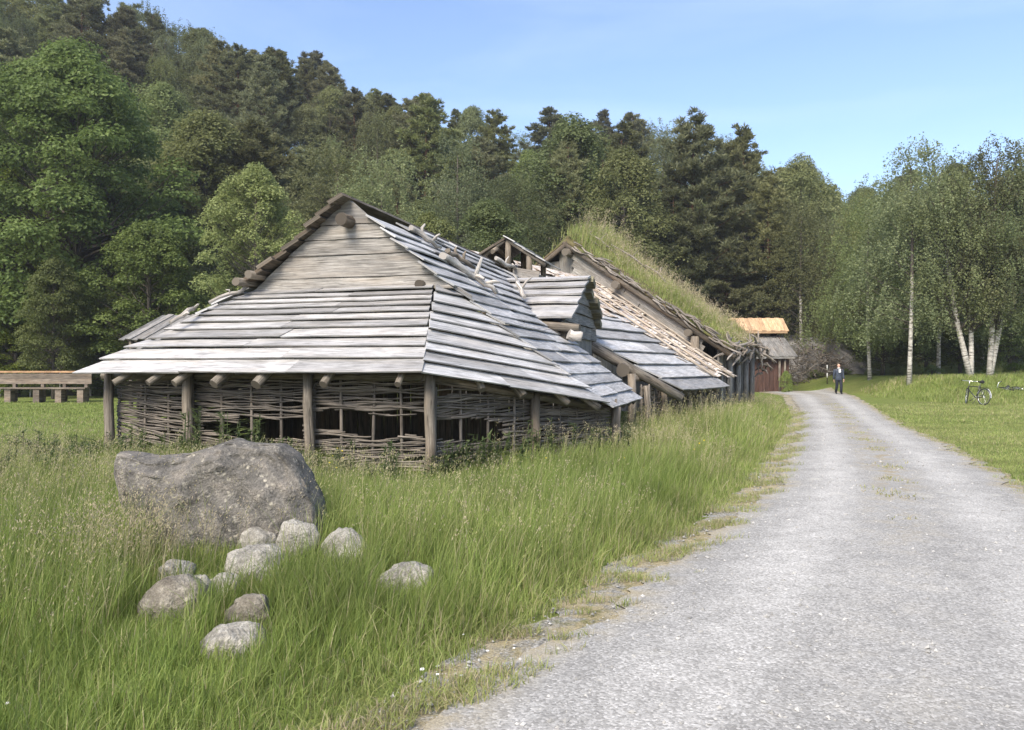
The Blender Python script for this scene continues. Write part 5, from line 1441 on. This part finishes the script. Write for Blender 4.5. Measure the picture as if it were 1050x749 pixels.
def bicycle(loc, rz_, label, steer=0., lying=False):
    root = thing('bicycle', (0, 0, 0), label, 'bicycle', 'bicycles on the grass')
    def wheel(c, ax):
        m = MB(); ring(m, c, .335, .018, ax); w = m.build('wheel', M_RUB, root)
        m = MB(); ring(m, c, .308, .011, ax); m.build('rim', M_CHR, w)
        m = MB(); ax = Vector(ax); a = ax.cross(Vector((0, 0, 1))).normalized(); b = ax.cross(a)
        for i in range(18):
            t = 6.28319 * i / 18; m.tube([Vector(c) + ax * .025 * (-1) ** i, Vector(c) + (a * math.cos(t) + b * math.sin(t)) * .305], .0025, 4, cap=False)
        m.tube([Vector(c) - ax * .05, Vector(c) + ax * .05], .022, 8); m.build('spokes', M_CHR, w)
    rear = Vector((-.53, 0, .35)); bb = Vector((-.1, 0, .29)); seat = Vector((-.27, 0, .82)); head = Vector((.33, 0, .78)); headb = Vector((.37, 0, .66)); front = Vector((.53, 0, .35))
    st = Vector((math.cos(steer), math.sin(steer), 0)); fp = headb + st * .14; fp.z = .35
    wheel(rear, (0, 1, 0)); wheel(fp, (-math.sin(steer), math.cos(steer), 0))
    m = MB()
    for a, b, r_ in ((seat, bb, .018), (bb, headb, .021), (seat + Vector((.02, 0, -.06)), head, .018), (head, headb, .022)): m.tube([a, b], r_, 8)
    for s in (-.055, .055):
        m.tube([rear + Vector((0, s, 0)), bb + Vector((0, s * .4, 0))], .011, 6); m.tube([rear + Vector((0, s, 0)), seat + Vector((0, s * .2, -.05))], .01, 6)
    m.build('frame', M_BLACK, root)
    m = MB(); sd = Vector((-st.y, st.x, 0))
    for s in (-.05, .05): m.tube([headb + sd * s, fp + sd * s], .013, 6)
    m.tube([headb - sd * .06, headb + sd * .06], .018, 6); m.build('fork', M_BLACK, root)
    m = MB(); top = head + Vector((-.02, 0, .22)); m.tube([head, top], .014, 7); m.tube([top - sd * .3 - st * .12, top - sd * .2, top, top + sd * .2, top + sd * .3 - st * .12], .013, 7)
    hb = m.build('handlebar', M_CHR, root)
    for s in (-1, 1):
        m = MB(); q = top + sd * .3 * s - st * .12; m.tube([q - st * .07 + sd * .02 * s, q], .018, 7); m.build('grip', M_RUB, hb)
    m = MB(); m.tube([seat, seat + Vector((-.03, 0, .12))], .013, 7); m.build('seat_post', M_CHR, root)
    m = MB(); c = seat + Vector((-.04, 0, .14)); m.tube([c + Vector((-.13, 0, .01)), c + Vector((-.06, 0, .015)), c + Vector((.05, 0, .01)), c + Vector((.15, 0, 0))], [.06, .078, .04, .018], 10); m.build('saddle', M_RUB, root)
    m = MB(); ring(m, bb + Vector((0, .06, 0)), .085, .006, (0, 1, 0), 24, 5); cr = m.build('chainring', M_CHR, root)
    for s in (-1, 1):
        m = MB(); m.tube([bb + Vector((0, .09 * s, 0)), bb + Vector((.12 * s, .1 * s, -.12 * s))], .01, 6); q = bb + Vector((.12 * s, .14 * s, -.12 * s)); m.tube([q - Vector((.04, 0, 0)), q + Vector((.04, 0, 0))], .02, 6); m.build('crank', M_BLACK, cr)
    for c in (rear,):
        m = MB(); m.board(c + Vector((-.2, 0, .38)), c + Vector((.2, 0, .4)), .12, (0, 0, 1), .015); 
        for s in (-.06, .06): m.tube([c + Vector((-.1, s, .38)), c + Vector((0, s, 0))], .006, 5)
        m.build('luggage_rack', M_BLACK, root)
    m = MB(); 
    for i in range(12):
        pass
    arc = [rear + Vector((math.cos(R(a)) * .375, 0, math.sin(R(a)) * .375)) for a in range(20, 190, 15)]
    for i in range(len(arc) - 1):
        nrm = ((arc[i] + arc[i + 1]) / 2 - rear).normalized(); m.board(arc[i], arc[i + 1], .045, nrm, .004)
    m.build('mudguard', M_TRIM, root)
    m = MB(); m.tube([bb + Vector((-.08, .03, -.02)), Vector((-.2, .24, .0))], .009, 6); m.build('kickstand', M_BLACK, root)
    root.location = loc; root.rotation_euler = (R(82) if lying else R(6), 0, rz_) if not lying else (R(80), 0, rz_)
    return root
q = P(998, 416, 33.4); bicycle((q.x, q.y, gz1(q.x, q.y) + .005), R(102), 'black bicycle parked upright on the lawn beside the long grass', -.62)
q = P(1047, 408, 37.5); bicycle((q.x, q.y, gz1(q.x, q.y) + .1), R(200), 'bicycle lying on its side on the lawn at the right edge', .2, True)

# ------------------------------------------------------------------ walking man
M_SKIN = plain('skin', (.55, .33, .24), .5, var=.08); M_JACK = plain('dark_grey_blue_jacket', (.035, .045, .065), .8); M_TROU = plain('dark_trousers', (.012, .014, .024), .8); M_SHIRT = plain('white_shirt', (.75, .74, .72), .7, var=.06); M_SHOE = plain('dark_shoes', (.012, .011, .01), .5); M_HAIR = plain('thin_fair_hair', (.3, .22, .14), .7)
def skin_obj(name, joints, edges, mat, parent, root_i=0, sub=2):
    me = bpy.data.meshes.new(name); me.from_pydata([j[0] for j in joints], edges, []); me.materials.append(mat)
    o = bpy.data.objects.new(name, me); COL.objects.link(o); o.parent = parent
    m = o.modifiers.new('grow', 'SKIN'); m.use_smooth_shade = True
    for i, j in enumerate(joints):
        sv = me.skin_vertices[0].data[i]; sv.radius = j[1]; sv.use_root = (i == root_i)
    s = o.modifiers.new('soft', 'SUBSURF'); s.levels = sub; s.render_levels = sub
    return o
q = P(860, 405.5, 45.8)
man = thing('person', (q.x, q.y, gz1(q.x, q.y) + .05), 'man in a dark jacket, white shirt and dark trousers walking up the gravel road', 'person')
# he walks towards -Y (to the viewer)
J = [((0, 0, .95), (.07, .06)), ((0, 0, 1.12), (.075, .06)), ((0, .01, 1.32), (.11, .07)), ((0, .01, 1.45), (.08, .07)), ((0, -.005, 1.53), (.055, .055)), ((0, -.015, 1.6), (.07, .085)), ((0, -.01, 1.69), (.077, .095)), ((0, .0, 1.75), (.05, .06)),
     ((.2, .01, 1.41), (.062, .062)), ((.255, .03, 1.13), (.046, .046)), ((.25, -.09, .9), (.033, .033)), ((.245, -.12, .8), (.032, .02)),
     ((-.2, .01, 1.41), (.062, .062)), ((-.255, .05, 1.13), (.046, .046)), ((-.25, .08, .88), (.033, .033)), ((-.245, .085, .78), (.032, .02)),
     ((.09, -.01, .86), (.06, .06)), ((.095, -.13, .5), (.062, .062)), ((.09, -.12, .1), (.026, .026)), ((.095, -.22, .05), (.018, .018)),
     ((-.09, .01, .86), (.06, .06)), ((-.09, .02, .5), (.062, .062)), ((-.085, .2, .14), (.026, .026)), ((-.085, .12, .06), (.018, .018))]
E = [(0, 1), (1, 2), (2, 3), (3, 4), (4, 5), (5, 6), (6, 7), (2, 8), (8, 9), (9, 10), (10, 11), (2, 12), (12, 13), (13, 14), (14, 15), (0, 16), (16, 17), (17, 18), (18, 19), (0, 20), (20, 21), (21, 22), (22, 23)]
skin_obj('body', J, E, M_SKIN, man)
g = .022
def gr(i, e=g): return (J[i][0], (J[i][1][0] + e, J[i][1][1] + e))
def loft(mb, rings, sides=18):
    b0 = len(mb.v); k = len(rings)
    for (c, rx, ry) in rings:
        for j in range(sides):
            t = 6.28319 * j / sides; mb.v.append((o_.x + c[0] + rx * math.cos(t), o_.y + c[1] + ry * math.sin(t), o_.z + c[2])); mb.t.append(.5)
    for i in range(k - 1):
        for j in range(sides):
            j2 = (j + 1) % sides; mb.face((b0 + i * sides + j, b0 + i * sides + j2, b0 + (i + 1) * sides + j2, b0 + (i + 1) * sides + j), None, True)
    mb.face(tuple(b0 + j for j in range(sides))[::-1]); mb.face(tuple(b0 + (k - 1) * sides + j for j in range(sides)))
o_ = WORLD[man.name]
mb = MB(); loft(mb, [((0, 0, .8), .19, .135), ((0, 0, .85), .2, .145), ((0, 0, 1.0), .19, .135), ((0, .005, 1.14), .182, .125), ((0, .01, 1.3), .212, .135), ((0, .012, 1.4), .205, .12), ((0, .012, 1.455), .15, .095), ((0, .01, 1.5), .085, .075)])
for arm in ([(.17, .01, 1.42), (.225, .015, 1.38), (.262, .03, 1.13), (.257, -.04, 1.0), (.25, -.09, .87)], [(-.17, .01, 1.42), (-.225, .015, 1.38), (-.262, .045, 1.13), (-.257, .06, 1.0), (-.25, .08, .86)]):
    mb.tube([o_ + Vector(p) for p in arm], [.07, .077, .062, .056, .05], 10, .5)
mb.build('jacket', M_JACK, man)
mb = MB(); loft(mb, [((0, 0, .74), .14, .11), ((0, 0, .82), .175, .125), ((0, 0, 1.0), .165, .115), ((0, 0, 1.04), .15, .1)])
for leg in ([(.085, 0, .9), (.095, -.06, .72), (.097, -.13, .5), (.095, -.13, .3), (.09, -.12, .09)], [(-.085, 0, .9), (-.09, .01, .72), (-.092, .03, .5), (-.09, .1, .3), (-.086, .19, .14)]):
    mb.tube([o_ + Vector(p) for p in leg], [.1, .094, .08, .072, .068], 12, .5)
mb.build('trousers', M_TROU, man)
for sx, hy, hz, ty, tz in ((.092, -.1, .06, -.27, .04), (-.086, .23, .12, .07, .035)):
    skin_obj('shoe', [((sx, hy, hz), (.05, .055)), ((sx, (hy + ty) / 2, (hz + tz) / 2), (.05, .045)), ((sx, ty, tz), (.042, .034))], [(0, 1), (1, 2)], M_SHOE, man)
sh = MB()
for k in range(1): sh.board(o_ + Vector((0, -.15, 1.46)), o_ + Vector((0, -.165, 1.26)), .11, (0, -1, .05), .03, .5, 3, 0, .0)
sh.build('shirt', M_SHIRT, man)
ring_m = MB(); ring(ring_m, o_ + Vector((0, -.005, 1.5)), .075, .024, (0, .2, 1), 18, 6); ring_m.build('shirt_collar', M_SHIRT, man)
skin_obj('hair', [((0, .035, 1.62), (.075, .06)), ((0, .045, 1.7), (.076, .065)), ((0, .02, 1.76), (.05, .055))], [(0, 1), (1, 2)], M_HAIR, man)
for sx in (-1, 1):
    m = MB(); c = o_ + Vector((sx * .03, -.108, 1.665)); m.tube([c + Vector((-.012, 0, 0)), c + Vector((.012, 0, 0))], .008, 6); m.build('eye', M_SHOE, man)
    skin_obj('ear', [((sx * .083, 0, 1.63), (.012, .022)), ((sx * .088, .005, 1.67), (.012, .022))], [(0, 1)], M_SKIN, man, 0, 1)
skin_obj('nose', [((0, -.1, 1.665), (.012, .012)), ((0, -.128, 1.628), (.018, .016))], [(0, 1)], M_SKIN, man, 0, 1)
m = MB(); c = o_ + Vector((0, -.103, 1.585)); m.tube([c + Vector((-.025, .006, 0)), c, c + Vector((.025, .006, 0))], .007, 6); m.build('mouth', plain('lips', (.35, .15, .12), .5), man)
for sx, y0, z0 in ((.247, -.12, .8), (-.247, .085, .78)):
    js = [((sx, y0, z0 + .03), (.028, .02))]; es_ = []
    for k in range(4):
        b = len(js); yy = y0 + (k - 1.5) * .02; L = (.075, .085, .08, .06)[k]
        js += [((sx, yy, z0 - .03), (.01, .01)), ((sx - .01 * (1 if sx > 0 else -1), yy - .005, z0 - .03 - L * .5), (.009, .009)), ((sx - .025 * (1 if sx > 0 else -1), yy - .01, z0 - .03 - L), (.008, .008))]; es_ += [(0, b), (b, b + 1), (b + 1, b + 2)]
    b = len(js); js += [((sx, y0 - .035, z0 + .0), (.011, .011)), ((sx - .01, y0 - .055, z0 - .035), (.009, .009))]; es_ += [(0, b), (b, b + 1)]
    skin_obj('hand', js, es_, M_SKIN, man, 0, 1)

# ------------------------------------------------------------------ air
hk = bpy.data.materials.new('summer_air'); hk.use_nodes = True; ht = hk.node_tree; ht.nodes.clear()
ho = ht.nodes.new('ShaderNodeOutputMaterial'); hv_ = ht.nodes.new('ShaderNodeVolumePrincipled'); hv_.inputs['Color'].default_value = (.9, .94, 1, 1); hv_.inputs['Density'].default_value = .00045; hv_.inputs['Anisotropy'].default_value = .2
ht.links.new(hv_.outputs[0], ho.inputs['Volume'])
hz = MB(); hz.box(-430, -65, -3, 430, 610, 75); hz_o = hz.build('haze', hk); hz_o['kind'] = 'stuff'; hz_o['label'] = 'thin summer haze in the air over the meadow and wood'; hz_o['category'] = 'haze'

# ------------------------------------------------------------------ light, sky, camera
SUN_EL, SUN_AZ = R(44), R(206)            # azimuth clockwise from +Y: behind the viewer, to the left
w = bpy.data.worlds.new('World'); S.world = w; w.use_nodes = True
nt = w.node_tree; nt.nodes.clear()
sky = nt.nodes.new('ShaderNodeTexSky'); sky.sky_type = 'NISHITA'; sky.sun_disc = False
sky.sun_elevation = SUN_EL; sky.sun_rotation = SUN_AZ; sky.altitude = 20; sky.air_density = 1.0; sky.dust_density = 1.4; sky.ozone_density = 2.2
bg = nt.nodes.new('ShaderNodeBackground'); bg.inputs['Strength'].default_value = .135
wo = nt.nodes.new('ShaderNodeOutputWorld'); tc = nt.nodes.new('ShaderNodeTexCoord'); mp_ = nt.nodes.new('ShaderNodeMapping'); mp_.inputs['Scale'].default_value = (1.2, 1.2, 6)
no_ = nt.nodes.new('ShaderNodeTexNoise'); no_.inputs['Scale'].default_value = 1.6; no_.inputs['Detail'].default_value = 6; no_.inputs['Distortion'].default_value = .6
mr_ = nt.nodes.new('ShaderNodeMapRange'); mr_.inputs[1].default_value = .48; mr_.inputs[2].default_value = .8; mr_.inputs[4].default_value = .14
mx_ = nt.nodes.new('ShaderNodeMix'); mx_.data_type = 'RGBA'; mx_.inputs[7].default_value = (5.6, 6.1, 6.9, 1)      # thin high cloud
nt.links.new(tc.outputs['Generated'], mp_.inputs['Vector']); nt.links.new(mp_.outputs[0], no_.inputs['Vector']); nt.links.new(no_.outputs['Fac'], mr_.inputs[0])
nt.links.new(mr_.outputs[0], mx_.inputs[0]); nt.links.new(sky.outputs[0], mx_.inputs[6]); tn_ = nt.nodes.new('ShaderNodeMix'); tn_.data_type = 'RGBA'; tn_.blend_type = 'MULTIPLY'; tn_.inputs[0].default_value = 1; tn_.inputs[7].default_value = (.93, .915, .96, 1)
nt.links.new(mx_.outputs[2], tn_.inputs[6]); nt.links.new(tn_.outputs[2], bg.inputs[0]); nt.links.new(bg.outputs[0], wo.inputs[0])
sl_ = bpy.data.lights.new('sun', 'SUN'); sl_.energy = 3.0; sl_.angle = R(28); sl_.color = (1, .92, .79)
so = bpy.data.objects.new('sun', sl_); COL.objects.link(so)
dirv = Vector((math.sin(SUN_AZ) * math.cos(SUN_EL), math.cos(SUN_AZ) * math.cos(SUN_EL), math.sin(SUN_EL)))
so.rotation_euler = dirv.to_track_quat('Z', 'Y').to_euler()

cam = bpy.data.cameras.new('camera'); co = bpy.data.objects.new('camera', cam); COL.objects.link(co)
co.location = (0, 0, 1.6); co.rotation_euler = (R(90), 0, 0)
cam.sensor_width = 36; cam.lens = 36 * 808 / 1050; cam.shift_y = 2.5 / 1050; cam.clip_end = 3000; cam.clip_start = .05
S.camera = co
S.view_settings.view_transform = 'Standard'; S.view_settings.look = 'None'; S.view_settings.exposure = 1.15; S.view_settings.gamma = 1
S.view_settings.use_curve_mapping = False
S.cycles.use_denoising = True
S.cycles.max_bounces = 6; S.cycles.diffuse_bounces = 3; S.cycles.glossy_bounces = 2; S.cycles.transmission_bounces = 4; S.cycles.transparent_max_bounces = 4
